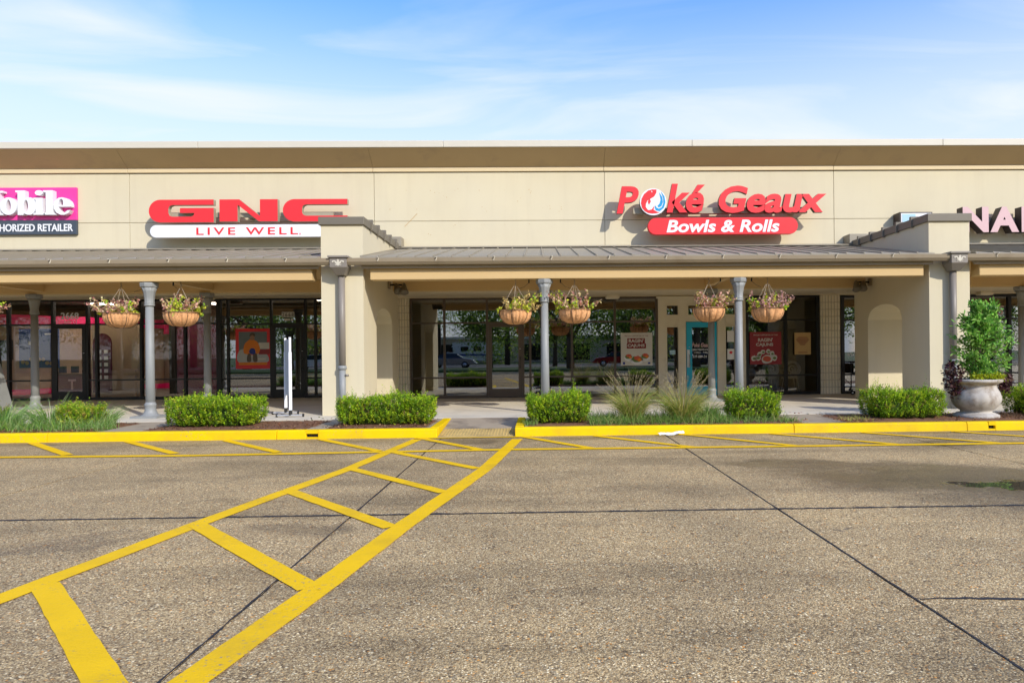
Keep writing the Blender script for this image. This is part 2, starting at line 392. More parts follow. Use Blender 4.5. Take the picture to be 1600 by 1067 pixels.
class MB:
    def __init__(s):
        s.v = []; s.f = []; s.m = []; s.sm = []
    def add(s, vs, fs, mi=0, smooth=False):
        b = len(s.v)
        s.v.extend(tuple(p) for p in vs)
        for f in fs:
            s.f.append(tuple(b + i for i in f)); s.m.append(mi); s.sm.append(smooth)
        return s
    def box(s, x0, x1, y0, y1, z0, z1, mi=0):
        v = [(x, y, z) for z in (z0, z1) for y in (y0, y1) for x in (x0, x1)]
        return s.add(v, [(0, 2, 3, 1), (4, 5, 7, 6), (0, 1, 5, 4), (2, 6, 7, 3), (0, 4, 6, 2), (1, 3, 7, 5)], mi)
    def obox(s, c, ax, ay, az, mi=0):
        c = Vector(c); ax = Vector(ax); ay = Vector(ay); az = Vector(az)
        v = [c + ax * i + ay * j + az * k for k in (-1, 1) for j in (-1, 1) for i in (-1, 1)]
        return s.add(v, [(0, 2, 3, 1), (4, 5, 7, 6), (0, 1, 5, 4), (2, 6, 7, 3), (0, 4, 6, 2), (1, 3, 7, 5)], mi)
    def prism(s, poly, y0, y1, mi=0, axis='y'):
        n = len(poly)
        if axis == 'y':
            a = [(x, y0, z) for x, z in poly]; b = [(x, y1, z) for x, z in poly]
        elif axis == 'x':
            a = [(y0, y, z) for y, z in poly]; b = [(y1, y, z) for y, z in poly]
        else:
            a = [(x, y, y0) for x, y in poly]; b = [(x, y, y1) for x, y in poly]
        fs = [tuple(range(n)), tuple(range(2 * n - 1, n - 1, -1))]
        fs += [(i, i + n, (i + 1) % n + n, (i + 1) % n) for i in range(n)]
        return s.add(a + b, fs, mi)
    def lathe(s, prof, c, n=24, mi=0, smooth=True, mod=None, cap=True):
        cx, cy, cz = c; vs = []; fs = []
        for j, (r, z) in enumerate(prof):
            for i in range(n):
                a = 2 * PI * i / n
                k = r * (mod(a, z) if mod else 1)
                vs.append((cx + k * math.cos(a), cy + k * math.sin(a), cz + z))
        for j in range(len(prof) - 1):
            for i in range(n):
                i2 = (i + 1) % n
                fs.append((j * n + i, j * n + i2, (j + 1) * n + i2, (j + 1) * n + i))
        if cap:
            fs.append(tuple(range(n - 1, -1, -1))); fs.append(tuple((len(prof) - 1) * n + i for i in range(n)))
        return s.add(vs, fs, mi, smooth)
    def tube(s, pts, r, n=8, mi=0, closed=False, smooth=True):
        pts = [Vector(p) for p in pts]; rs = r if isinstance(r, (list, tuple)) else [r] * len(pts)
        vs = []; fs = []; m = len(pts)
        for j, p in enumerate(pts):
            if closed:
                t = pts[(j + 1) % m] - pts[j - 1]
            else:
                t = pts[min(j + 1, m - 1)] - pts[max(j - 1, 0)]
            t.normalize()
            u = t.cross(Vector((0, 0, 1)))
            if u.length < 0.05:
                u = t.cross(Vector((1, 0, 0)))
            u.normalize(); w = t.cross(u)
            for i in range(n):
                a = 2 * PI * i / n
                vs.append(p + (u * math.cos(a) + w * math.sin(a)) * rs[j])
        for j in range(m if closed else m - 1):
            for i in range(n):
                fs.append((j * n + i, j * n + (i + 1) % n, ((j + 1) % m) * n + (i + 1) % n, ((j + 1) % m) * n + i))
        if not closed:
            fs.append(tuple(range(n - 1, -1, -1))); fs.append(tuple((m - 1) * n + i for i in range(n)))
        return s.add(vs, fs, mi, smooth)
    def mesh(s, name, mats, off=Vector((0, 0, 0))):
        me = bpy.data.meshes.new(name)
        me.from_pydata([(p[0] - off[0], p[1] - off[1], p[2] - off[2]) for p in s.v], [], s.f)
        for mm in (mats if isinstance(mats, (list, tuple)) else [mats]):
            me.materials.append(mm)
        me.polygons.foreach_set('material_index', s.m)
        me.polygons.foreach_set('use_smooth', s.sm)
        me.update()
        return me
    def build(s, name, mats, parent=None, bevel=0, label=None, kind=None, at=None):
        """vertices are world coordinates; at = the object's own origin"""
        off = Vector(at) if at is not None else (origin(parent) if parent is not None else Vector((0, 0, 0)))
        o = link(name, s.mesh(name, mats, off), parent, at)
        if bevel:
            b = o.modifiers.new('bevel', 'BEVEL'); b.width = bevel; b.segments = 2; b.limit_method = 'ANGLE'; b.angle_limit = R(40)
        if label: o['label'] = label
        if kind: o['kind'] = kind
        return o

def bx(name, m, parent, x0, x1, y0, y1, z0, z1, bevel=0, label=None):
    return MB().box(x0, x1, y0, y1, z0, z1).build(name, m, parent, bevel, label)

def raw_mesh(name, V, F, mats, tint=None, fm=None):
    """fast mesh from numpy arrays: F is (n,3) or (n,4); tint one colour per face"""
    V = np.asarray(V, np.float32); F = np.asarray(F, np.int32)
    me = bpy.data.meshes.new(name)
    k = F.shape[1]
    me.vertices.add(len(V)); me.vertices.foreach_set('co', V.ravel())
    me.loops.add(F.size); me.loops.foreach_set('vertex_index', F.ravel())
    me.polygons.add(len(F)); me.polygons.foreach_set('loop_start', np.arange(0, F.size, k, dtype=np.int32))
    for mm in (mats if isinstance(mats, (list, tuple)) else [mats]):
        me.materials.append(mm)
    if fm is not None:
        me.polygons.foreach_set('material_index', np.asarray(fm, np.int32))
    me.update(calc_edges=True); me.validate()
    if tint is not None:
        ca = me.color_attributes.new('tint', 'FLOAT_COLOR', 'CORNER')
        t = np.repeat(np.c_[tint, np.ones(len(tint))].astype(np.float32), k, axis=0)
        ca.data.foreach_set('color', t.ravel())
    return me

def unit(a):
    return a / np.maximum(np.linalg.norm(a, axis=1, keepdims=True), 1e-6)
def leaves(P, D, L, W, up=None, jit=0.6):
    """diamond leaves: base P, direction D, length L, width W -> V, F(4)"""
    n = len(P); D = unit(D)
    rv = rng.normal(size=(n, 3)) * jit + (np.array(up) if up is not None else np.array([0, -0.3, 0.8]))
    S = unit(np.cross(D, rv)); N = unit(np.cross(S, D))
    L = np.broadcast_to(np.asarray(L, float), (n,))[:, None]; W = np.broadcast_to(np.asarray(W, float), (n,))[:, None]
    mid = P + D * L * 0.5
    V = np.stack([P, mid + S * W * 0.5 + N * W * 0.12, P + D * L - N * L * 0.06, mid - S * W * 0.5 + N * W * 0.12], 1).reshape(-1, 3)
    F = np.arange(n * 4).reshape(n, 4)
    return V, F
def tints(n, cols, spread=0.18):
    c = np.array(cols)[rng.integers(0, len(cols), n)]
    return np.clip(c * (1 + rng.normal(size=(n, 1)) * spread), 0.003, 0.9)
def blades(B, D0, D1, L, W, segs=4):
    """arching grass blades: base B, start dir D0, end dir D1"""
    n = len(B); pts = [B]; D0 = unit(D0); D1 = unit(D1)
    L = np.broadcast_to(np.asarray(L, float), (n,))[:, None]
    for k in range(segs):
        t = (k + 0.5) / segs
        pts.append(pts[-1] + unit(D0 * (1 - t) + D1 * t) * L / segs)
    S = unit(np.cross(D0, rng.normal(size=(n, 3)) * 0.7 + np.array([0, 1, 0.2])))
    V = []
    for k in range(segs + 1):
        w = W * (1 - (k / segs) ** 2 * 0.9) * 0.5
        V += [pts[k] - S * w, pts[k] + S * w]
    V = np.stack(V, 1).reshape(-1, 3)
    m = 2 * (segs + 1)
    base = np.arange(n)[:, None] * m
    F = np.concatenate([base + np.array([2 * k, 2 * k + 1, 2 * k + 3, 2 * k + 2]) for k in range(segs)], 0)
    return V, F
def cat(parts):
    Vs, Fs, Ts = [], [], []; o = 0
    for V, F, T in parts:
        Vs.append(V); Fs.append(F + o); Ts.append(T); o += len(V)
    return np.concatenate(Vs), np.concatenate(Fs), np.concatenate(Ts)

# ---- lettering: font curves turned into meshes, and free shapes with holes
def curve_mesh(cu):
    o = bpy.data.objects.new('tmp', cu); COL.objects.link(o)
    bpy.context.view_layer.update()
    me = bpy.data.meshes.new_from_object(o.evaluated_get(bpy.context.evaluated_depsgraph_get()))
    V = np.array([v.co for v in me.vertices]); F = [tuple(p.vertices) for p in me.polygons]
    bpy.data.objects.remove(o); bpy.data.curves.remove(cu); bpy.data.meshes.remove(me)
    return V, F
def text_geo(body, shear=0, offset=0, spacing=1.0):
    cu = bpy.data.curves.new('t', 'FONT'); cu.body = body; cu.shear = shear; cu.offset = offset
    cu.space_character = spacing; cu.extrude = 0.5; cu.size = 1; cu.resolution_u = 4
    return curve_mesh(cu)
def place(V, x0, x1, z0, z1, y, depth):
    a = V[:, :2].min(0); b = V[:, :2].max(0)
    return np.c_[x0 + (V[:, 0] - a[0]) / (b[0] - a[0]) * (x1 - x0), y + (0.5 - V[:, 2]) * depth, z0 + (V[:, 1] - a[1]) / (b[1] - a[1]) * (z1 - z0)]
def put(name, V, F, mats, parent):
    """front faces take mats[0], edges mats[-1]"""
    mb = MB()
    mi = []
    for f in F:
        p = V[list(f)]
        nrm = np.zeros(3)
        for i in range(1, len(p) - 1):
            nrm += np.cross(p[i] - p[0], p[i + 1] - p[0])
        l = np.linalg.norm(nrm)
        mi.append(0 if l < 1e-12 or abs(nrm[1]) / l > 0.5 else len(mats) - 1)
    mb.v = [tuple(p) for p in V]; mb.f = list(F); mb.m = mi; mb.sm = [False] * len(F)
    return mb.build(name, mats, parent)
def letters(body, box, y, depth, mats, parent, shear=0, offset=0, spacing=1.0, name='letter', split=True):
    V0, F = text_geo(body, shear, offset, spacing)
    V = place(V0, *box, y, depth)
    if not split:
        return put(name, V, F, mats, parent)
    par = list(range(len(V)))
    def find(i):
        while par[i] != i:
            par[i] = par[par[i]]; i = par[i]
        return i
    for f in F:
        for k in f[1:]:
            par[find(k)] = find(f[0])
    ux = V0[:, 0] - V0[:, 1] * shear
    isl = {}
    for i in range(len(V)):
        isl.setdefault(find(i), []).append(i)
    its = sorted([min(ux[v]), max(ux[v]), {k}] for k, v in isl.items())
    grp = []
    for lo, hi, ks in its:
        if grp and lo < grp[-1][1] - 0.02:
            grp[-1][1] = max(grp[-1][1], hi); grp[-1][2] |= ks
        else:
            grp.append([lo, hi, set(ks)])
    for lo, hi, ks in grp:
        idx = {i: n for n, i in enumerate(sorted(i for k in ks for i in isl[k]))}
        put(name, V[sorted(idx)], [tuple(idx[i] for i in f) for f in F if f[0] in idx], mats, parent)
def catmull(pts, k=5):
    out = []; n = len(pts)
    for i in range(n):
        p0, p1, p2, p3 = (np.array(pts[(i + d) % n], float) for d in (-1, 0, 1, 2))
        for j in range(k):
            t = j / k
            out.append(tuple(0.5 * ((2 * p1) + (-p0 + p2) * t + (2 * p0 - 5 * p1 + 4 * p2 - p3) * t * t + (-p0 + 3 * p1 - 3 * p2 + p3) * t ** 3)))
    return out
def shape(name, loops, y, depth, mats, parent, smooth=False):
    """flat outline (x, z) with holes, its front at y, running back by depth"""
    cu = bpy.data.curves.new('s', 'CURVE'); cu.dimensions = '2D'; cu.fill_mode = 'BOTH'; cu.extrude = 0.5
    for lp in loops:
        if smooth:
            lp = catmull(lp)
        sp = cu.splines.new('POLY'); sp.points.add(len(lp) - 1); sp.use_cyclic_u = True
        for i, (x, z) in enumerate(lp):
            sp.points[i].co = (x, z, 0, 1)
    V, F = curve_mesh(cu)
    V = np.c_[V[:, 0], y + (0.5 - V[:, 2]) * depth, V[:, 1]]
    return put(name, V, F, mats, parent)
def arc(cx, cz, rx, rz_, a0, a1, n=12):
    return [(cx + rx * math.cos(R(a0 + (a1 - a0) * i / n)), cz + rz_ * math.sin(R(a0 + (a1 - a0) * i / n))) for i in range(n + 1)]
def stadium(x0, x1, z0, z1, n=14):
    r = (z1 - z0) / 2; zc = (z0 + z1) / 2
    return arc(x0 + r, zc, r, r, 90, 270, n) + arc(x1 - r, zc, r, r, -90, 90, n)

# ------------------------------------------------------------------ ground, parking lot
g = MB().add([(-400, -400, -0.06), (400, -400, -0.06), (400, 400, -0.06), (-400, 400, -0.06)], [(0, 1, 2, 3)]).build('ground', LAWN, kind='structure')
XJ = [-24.26, -20.51, -16.76, -13.01, -9.26, -5.5, -1.655, 2.09, 5.83, 9.58, 13.33, 17.08, 20.83, 24.58]
YJ = [-5.6, 0.25, 6.0, 11.62]
lot = MB()
for (x0, x1, y0, y1) in [(-60, 60, -30, YJ[0]), (-60, XJ[0], YJ[0], 11.62), (XJ[-1], 60, YJ[0], 11.62)]:
    lot.add([(x0, y0, 0), (x1, y0, 0), (x1, y1, 0), (x0, y1, 0)], [(0, 1, 2, 3)])
lot = lot.build('parking_lot', PAVE, kind='structure')
bx('joint_filler', SEAL, lot, XJ[0], XJ[-1], YJ[0], 11.62, -0.05, -0.012)
for i in range(len(XJ) - 1):
    for j in range(3):
        ga, gb = 0.011, 0.018
        x0, x1, y0, y1 = XJ[i] + ga, XJ[i + 1] - ga, YJ[j] + gb, YJ[j + 1] - gb
        # edges slightly ragged
        poly = []
        def edge(ax, ay, bx_, by_, n):
            for k in range(n):
                t = k / n
                poly.append((ax + (bx_ - ax) * t + rnd.uniform(-.005, .005), ay + (by_ - ay) * t + rnd.uniform(-.006, .006)))
        edge(x0, y0, x1, y0, 40); edge(x1, y0, x1, y1, 12); edge(x1, y1, x0, y1, 40); edge(x0, y1, x0, y0, 12)
        MB().prism(poly, -0.03, 0.0, axis='z').build('slab', PAVE, lot)
# crack running off the slab joint, foreground right
cp = [(2.10, 3.80)]
for k in range(40):
    cp.append((2.12 + k * 0.055, 3.785 - 0.0025 * k * k * 0.12 + rnd.uniform(-.012, .012)))
up = [(x, y + 0.004 + 0.013 * min(1, k / 6) * rnd.uniform(.5, 1.2)) for k, (x, y) in enumerate(cp)]
dn_ = [(x, y - 0.004 - 0.013 * min(1, k / 6) * rnd.uniform(.5, 1.2)) for k, (x, y) in enumerate(cp)]
mb = MB()
for k in range(len(cp) - 1):
    mb.add([(*dn_[k], .003), (*dn_[k + 1], .003), (*up[k + 1], .003), (*up[k], .003)], [(0, 1, 2, 3)])
mb.build('crack', SEAL, lot)
# sealant that has oozed up along the two crossing joints
def ooze(p, q, w, n):
    mb = MB(); a = []; b = []
    px, py = p; qx, qy = q; dx, dy = qx - px, qy - py; l = math.hypot(dx, dy); nx, ny = -dy / l, dx / l
    for k in range(n + 1):
        t = k / n; c = rnd.uniform(-w * .25, w * .25); h = w * rnd.uniform(.35, 1.0)
        a.append((px + dx * t + nx * (c + h), py + dy * t + ny * (c + h), .003)); b.append((px + dx * t + nx * (c - h), py + dy * t + ny * (c - h), .003))
    for k in range(n):
        mb.add([b[k], b[k + 1], a[k + 1], a[k]], [(0, 1, 2, 3)])
    mb.build('joint_sealant', SEAL, lot)
ooze((-10, 6.0), (12, 6.0), 0.030, 420)
ooze((2.09, 0.3), (2.09, 11.5), 0.009, 160)
ooze((-1.655, 0.3), (-1.655, 11.5), 0.009, 160)

ZP = 0.006
def stripe(pts, w, name='painted_line', ends=None):
    """a painted band along a polyline, ragged edges"""
    mb = MB(); L = []; Rr = []
    P = [Vector((*p, 0)) for p in pts]
    seg = []
    for a, b in zip(P[:-1], P[1:]):
        n = max(2, int((b - a).length / 0.12))
        seg += [a.lerp(b, k / n) for k in range(n)]
    seg.append(P[-1])
    for k, p in enumerate(seg):
        t = seg[min(k + 1, len(seg) - 1)] - seg[max(k - 1, 0)]
        t.normalize(); nrm = Vector((-t.y, t.x, 0))
        L.append(p + nrm * (w / 2 + rnd.uniform(-.0035, .0035))); Rr.append(p - nrm * (w / 2 + rnd.uniform(-.0035, .0035)))
    for k in range(len(seg) - 1):
        mb.add([(Rr[k].x, Rr[k].y, ZP), (Rr[k + 1].x, Rr[k + 1].y, ZP), (L[k + 1].x, L[k + 1].y, ZP), (L[k].x, L[k].y, ZP)], [(0, 1, 2, 3)])
    return mb.build(name, YLINE, lot)
stripe([(-3.85, 0), (-3.15, 4.04), (-2.88, 5.70), (-2.62, 7.1), (-2.36, 8.45), (-2.03, 11.25)], 0.165)
ZP = 0.0068
stripe([(-1.98, 0), (-1.525, 2.96), (-1.34, 4.1), (-1.12, 5.65), (-0.90, 6.95), (-0.68, 8.3), (-0.385, 11.12)], 0.175)
ZP = 0.0076
for (sx, sy, ex, ey, w) in [(-3.06, 4.27, -1.50, 2.55, 0.15), (-2.88, 5.75, -1.40, 4.13, 0.145), (-2.62, 7.12, -1.22, 5.55, 0.14), (-2.36, 8.46, -0.98, 6.92, 0.135), (-2.15, 9.86, -0.78, 8.32, 0.13), (-3.3, 2.7, -1.75, 1.0, 0.15)]:
    stripe([(sx, sy), (ex, ey)], w)
ZP = 0.0084
stripe([(-22, 9.80), (-7.5, 9.80), (-4.9, 9.72), (-0.42, 9.92), (3.3, 9.88), (22, 9.9)], 0.16)
ZP = 0.0092
for k, (sx, ex) in enumerate([(-12.9, -11.3), (-11.4, -9.8), (-9.9, -8.3), (-8.37, -6.78), (-6.81, -5.26), (-5.22, -3.79), (-3.66, -2.35), (-2.02, -0.87), (-0.30, 0.74), (0.90, 2.2), (2.42, 3.72), (3.87, 5.24), (5.42, 6.75), (6.95, 8.3), (8.5, 9.85), (10.0, 11.35), (11.5, 12.9)]):
    stripe([(sx, 11.42), (ex, 9.93)], 0.14)
ZP = 0.0100
stripe([(-2.1, 11.38), (-0.35, 11.40)], 0.10)

# ------------------------------------------------------------------ kerb, ramp, walkway, beds
kerb = MB().box(-30, 30, 11.53, 11.62, -0.2, -0.02).build('kerb', YKERB, kind='structure')
def kerb_seg(x0, x1):
    z1 = 0.150
    pr = [(11.50, -0.02), (11.515, 0.125), (11.535, z1), (11.66, z1), (11.66, -0.02)]
    MB().prism(pr, x0 + .003, x1 - .003, axis='x').build('kerb_segment', YKERB, kerb, bevel=0.012)
for a, b in [(-27, -22), (-22, -17), (-17, -12.5), (-12.5, -8.2), (-8.2, -4.42), (-4.42, -3.925), (-3.735, -1.74), (-0.44, 4.3), (4.3, 7.28), (7.28, 7.655), (7.765, 11), (11, 15), (15, 20), (20, 26)]:
    kerb_seg(a, b)
for x0, x1 in [(-3.925, -3.735), (7.655, 7.765)]:        # drain slots in the kerb
    mb = MB(); mb.box(x0 - .003, x1 + .003, 11.508, 11.66, 0.088, 0.149); mb.build('drain_lintel', YKERB, kerb)
    mb = MB(); mb.box(x0 - .003, x1 + .003, 11.56, 11.66, 0.03, 0.088); mb.build('drain_slot', DARK, kerb)
    mb = MB(); mb.box(x0 - .003, x1 + .003, 11.508, 11.66, -0.02, 0.03); mb.build('drain_sill', YKERB, kerb)
for x0, x1 in [(-1.89, -1.74), (-0.44, -0.29)]:
    MB().box(x0, x1, 11.664, 13.3, 0.0, 0.156).build('kerb_return', YKERB, kerb, bevel=0.015)
ramp_o = MB().add([(-1.737, 11.52, 0.002), (-0.443, 11.52, 0.002), (-0.443, 13.345, 0.15), (-1.737, 13.345, 0.15), (-1.737, 11.52, -.1), (-0.443, 11.52, -.1), (-0.443, 13.345, -.1), (-1.737, 13.345, -.1)],
                  [(0, 1, 2, 3), (0, 4, 5, 1), (1, 5, 6, 2), (0, 3, 7, 4)]).build('kerb_ramp', APRON, kind='structure')
sl = 0.148 / 1.825
mb = MB()
y0, y1 = 11.56, 12.2
f_ = lambda y: 0.002 + (y - 11.52) * sl
mb.add([(-1.72, y0, f_(y0) + .008), (-.46, y0, f_(y0) + .008), (-.46, y1, f_(y1) + .008), (-1.72, y1, f_(y1) + .008)], [(0, 1, 2, 3)])
mb.add([(-1.72, y0, f_(y0) + .008), (-.46, y0, f_(y0) + .008), (-.46, y0, f_(y0) - .01), (-1.72, y0, f_(y0) - .01)], [(0, 3, 2, 1)])
tac = mb.build('tactile_panel', YTACT, ramp_o)
mb = MB()
for i in range(24):
    for j in range(12):
        mb.lathe([(0.014, 0), (0.010, 0.006)], (-1.69 + i * 0.0523, y0 + .03 + j * .053, f_(y0 + .03 + j * .053) + .008), 6, smooth=False)
mb.build('raised_domes', YTACT, ramp_o, kind='stuff')

walk = MB().box(-30, 30, 13.35, 20.25, -0.1, 0.12).build('walkway', CONC, kind='structure')
xs = [-30, -24, -20.5, -16.5, -12.3, -8.2, -4.07, 0.0, 4.2, 8.4, 12.6, 16.8, 21, 30]
for a, b in zip(xs[:-1], xs[1:]):
    for c, d in [(13.36, 16.9), (16.9, 20.3)]:
        MB().box(a + .006, b - .006, c + .006, d - .006, 0.10, 0.15).build('concrete_panel', CONC, walk, bevel=0.006)
apron = MB().box(-30, -1.9, 11.664, 13.352, -0.1, 0.142).box(-0.28, 30, 11.664, 13.352, -0.1, 0.142).build('apron', APRON, kind='structure')
def mound(name, x0, x1, y0, y1, z, h, m):
    nx = max(6, int((x1 - x0) / .07)); ny = max(5, int((y1 - y0) / .07))
    V = []; F = []
    for j in range(ny + 1):
        for i in range(nx + 1):
            u = i / nx; v = j / ny
            e = min(u, 1 - u) * (x1 - x0); e2 = min(v, 1 - v) * (y1 - y0)
            k = min(1, e / .25) * min(1, e2 / .15)
            V.append((x0 + (x1 - x0) * u + rnd.uniform(-.03, .03), y0 + (y1 - y0) * v + (rnd.uniform(-.02, .02) if 0 < j < ny else 0), z + (h * k + rnd.uniform(-.010, .014)) if k > 0 else z - .01))
    for j in range(ny):
        for i in range(nx):
            a = j * (nx + 1) + i
            F.append((a, a + 1, a + nx + 2, a + nx + 1))
    return raw_mesh(name, V, F, m)
beds = bpy.data.objects.new('planting_bed', None); COL.objects.link(beds); beds['kind'] = 'structure'; LOC[beds] = Vector((0, 0, 0))
for (a, b) in [(-14, -7.5), (-6.8, -3.95), (-3.72, -1.93), (-0.25, 4.6), (5.3, 13.5)]:
    link('mulch', mound('mulch', a, b, 11.67, 13.1, 0.142, 0.02, MULCH), beds)

# ------------------------------------------------------------------ the shopping building
B = thing('shopping_building', (0, 18, 0), 'long beige stucco shopping strip with a covered walkway, sign wall and dark glass shopfronts', 'building')
XL, XR = -27.0, 24.0
YW = 18.0
# sign wall: separate stucco panels with open joints, on a dark backing
upper = MB().box(XL, XR, YW + .03, YW + .3, 3.0, 6.9).build('upper_wall', STUCCO, B)
VJ = [XL, -22.9, -16.9, -10.64, -4.31, 1.74, 7.85, 13.9, 19.9, XR]
for a, b in zip(VJ[:-1], VJ[1:]):
    for c, d in [(4.10, 4.888), (4.888, 6.165)]:
        MB().box(a + .006, b - .006, YW, YW + .03, c + .006, d - .006).build('wall_panel', STUCCO, upper, bevel=0.004)
# patched bolt holes left by an old sign
mb = MB()
spots = []
for (px, pz) in [(-3.47, 5.70), (-2.84, 5.69), (-2.2, 5.69), (-1.56, 5.69), (-0.9, 5.69), (-.25, 5.7), (-3.9, 5.2), (-3.35, 5.42), (-3.2, 5.2), (-2.5, 5.55), (-1.4, 5.2), (-.55, 5.4), (.1, 5.22), (.3, 5.2), (-2.2, 4.78), (-1.5, 4.78), (-.9, 4.79), (-.25, 4.8), (.6, 5.18), (.2, 5.55), (-3.45, 4.78), (-2.9, 4.55)]:
    for q in range(rnd.choice((1, 1, 2, 3))):
        spots.append((px + rnd.uniform(-.12, .12) * (q > 0), pz + rnd.uniform(-.1, .1) * (q > 0), rnd.uniform(.006, .016)))
for x, z, r in spots:
    mb.prism([(x + r * rnd.uniform(.6, 1.3) * math.cos(a), z + r * rnd.uniform(.5, 1.2) * math.sin(a)) for a in np.linspace(0, 2 * PI, 7)[:-1]], YW - .003, YW + .01)
mb.prism([(-3.53, 4.75), (-3.20, 5.09), (-3.185, 5.08), (-3.515, 4.74)], YW - .003, YW + .01)
mb.build('patched_holes', COVE, upper, kind='stuff')
# cornice: trim band, leaning cove, metal cap, all in lengths
TJ = [XL, -21, -16, -10.66, -4.33, 1.72, 7.83, 13.9, 19.9, XR]
cornice = MB().box(XL, XR, YW - .02, YW + .28, 6.40, 6.86).build('cornice', COVE, B)
for a, b in zip(TJ[:-1], TJ[1:]):
    MB().box(a + .004, b - .004, YW - .045, YW + .02, 6.175, 6.285).build('trim_band', TRIM, cornice, bevel=0.008)
    MB().prism([(YW - .04, 6.288), (YW - .53, 6.655), (YW + .1, 6.655), (YW + .1, 6.288)], a + .003, b - .003, axis='x').build('cove', COVE, cornice)
CJ = [XL, -20.4, -14.6, -8.6, -2.42, 3.95, 10.47, 16.5, XR]
for a, b in zip(CJ[:-1], CJ[1:]):
    MB().box(a + .003, b - .003, YW - .56, YW + .32, 6.66, 6.835).build('cap_length', CAPM, cornice, bevel=0.012)
# body behind
MB().box(XL, XR, YW + .31, 34, 6.25, 6.45).build('flat_roof', ASPH, B)
body = MB()
body.box(XL, XR, 30, 30.3, 0, 6.25); body.box(XL - .3, XL, YW, 30.3, 0, 6.8); body.box(XR, XR + .3, YW, 30.3, 0, 6.8)
body.build('outer_wall', STUCCO, B)
# walkway ceilings
MB().box(XL, -4.07, 17.25, 20.6, 3.10, 3.16).build('ceiling', CEIL, B)
MB().box(-4.07, XR, 17.25, 19.6, 2.99, 3.05).build('ceiling', CEIL, B)
# fin walls with an arched opening, cap and pier
FINS = [(-4.505, -3.64), (8.20, 9.065)]
def fin(x0, x1):
    o = MB()
    ya, yb, zs, rise = 15.3, 16.9, 2.14, 0.34
    Y0, Y1, Z0, Z1 = 14.2, 17.62, 0.10, 4.08
    o.box(x0, x1, Y0, ya, Z0, Z1); o.box(x0, x1, yb, Y1, Z0, Z1)
    n = 16
    tp = [(ya + (yb - ya) * k / n, zs + rise * math.sqrt(max(0, 1 - (2 * k / n - 1) ** 2))) for k in range(n + 1)]
    for (p, q) in zip(tp[:-1], tp[1:]):
        o.add([(x0, *p), (x0, *q), (x0, q[0], Z1), (x0, p[0], Z1), (x1, *p), (x1, *q), (x1, q[0], Z1), (x1, p[0], Z1)],
              [(0, 3, 2, 1), (4, 5, 6, 7), (0, 1, 5, 4), (3, 7, 6, 2)])
    w = o.build('fin_wall', STUCCO, B)
    MB().box(x0 + .001, x1 - .001, Y1 - .002, 18.02, 2.95, Z1).build('wall_return', STUCCO, w)
    MB().box(x0 - .04, x1 + .035, 14.155, 17.995, 4.081, 4.245).build('coping', COPING, w, bevel=0.008)
    for k in range(6):
        y = 14.75 + k * 0.62
        MB().box(x0 - .075, x1 + .07, y, y + .07, 4.06, 4.295).build('coping_rib', COPING, w, bevel=0.005)
    MB().box(x0 - .11, x1 + .10, 17.62, 17.99, 4.17, 4.42).build('coping_cricket', ROOFM, w, bevel=0.006)
    # downspout on the pier face
    xc = (x0 + x1) / 2 + .015
    d = MB().tube([(xc, 14.10, 3.02), (xc, 14.10, 1.13)], .068, 14).build('downspout', DKPIPE, B)
    MB().lathe([(.078, 0), (.088, .01), (.088, .06), (.074, .08)], (xc, 14.10, 1.10), 16).tube([(xc, 14.10, 1.13), (xc, 14.10, .155)], .066, 14).build('lower_pipe', GREYP, d)
    MB().tube([(xc + .06, 14.08, .98), (xc + .13, 14.06, .98)], .025, 8).build('cleanout', DKPIPE, d)
    hp = MB()
    def ring(x, z, w_, dd):
        return [(x - w_, 14.19 - dd, z), (x + w_, 14.19 - dd, z), (x + w_, 14.195, z), (x - w_, 14.195, z)]
    lv = [ring(xc, 3.02, .085, .20), ring(xc, 3.17, .170, .33), ring(xc, 3.36, .170, .33)]
    vs = [p for r in lv for p in r]
    fs = [(0, 3, 2, 1), (8, 9, 10, 11)]
    for j in (0, 4):
        for i in range(4):
            fs.append((j + i, j + (i + 1) % 4, j + 4 + (i + 1) % 4, j + 4 + i))
    hp.add(vs, fs); hp.box(xc - .205, xc + .205, 13.825, 14.194, 3.361, 3.40)
    hp.build('rain_hopper', DKPIPE, d, bevel=0.006)
    half = [(.014, .055), (.018, .03), (.012, .008), (.022, .012), (.036, .040), (.062, .052), (.085, .040), (.092, .018), (.080, .002), (.066, .006), (.070, .020), (.058, .024), (.046, .010), (.036, -.010), (.048, -.014), (.048, -.026), (.018, -.026), (.034, -.050), (.052, -.048), (.040, -.066), (.016, -.060)]
    fl = [[(0, .085)] + half + [(0, -.085)] + [(-x, z) for x, z in half[::-1]]]
    shape('lily_emblem', [[(xc + x * 1.35, 3.262 + z * .85) for x, z in fl[0]]], 13.850, .009, [CAPM], d)
for f in FINS:
    fin(*f)
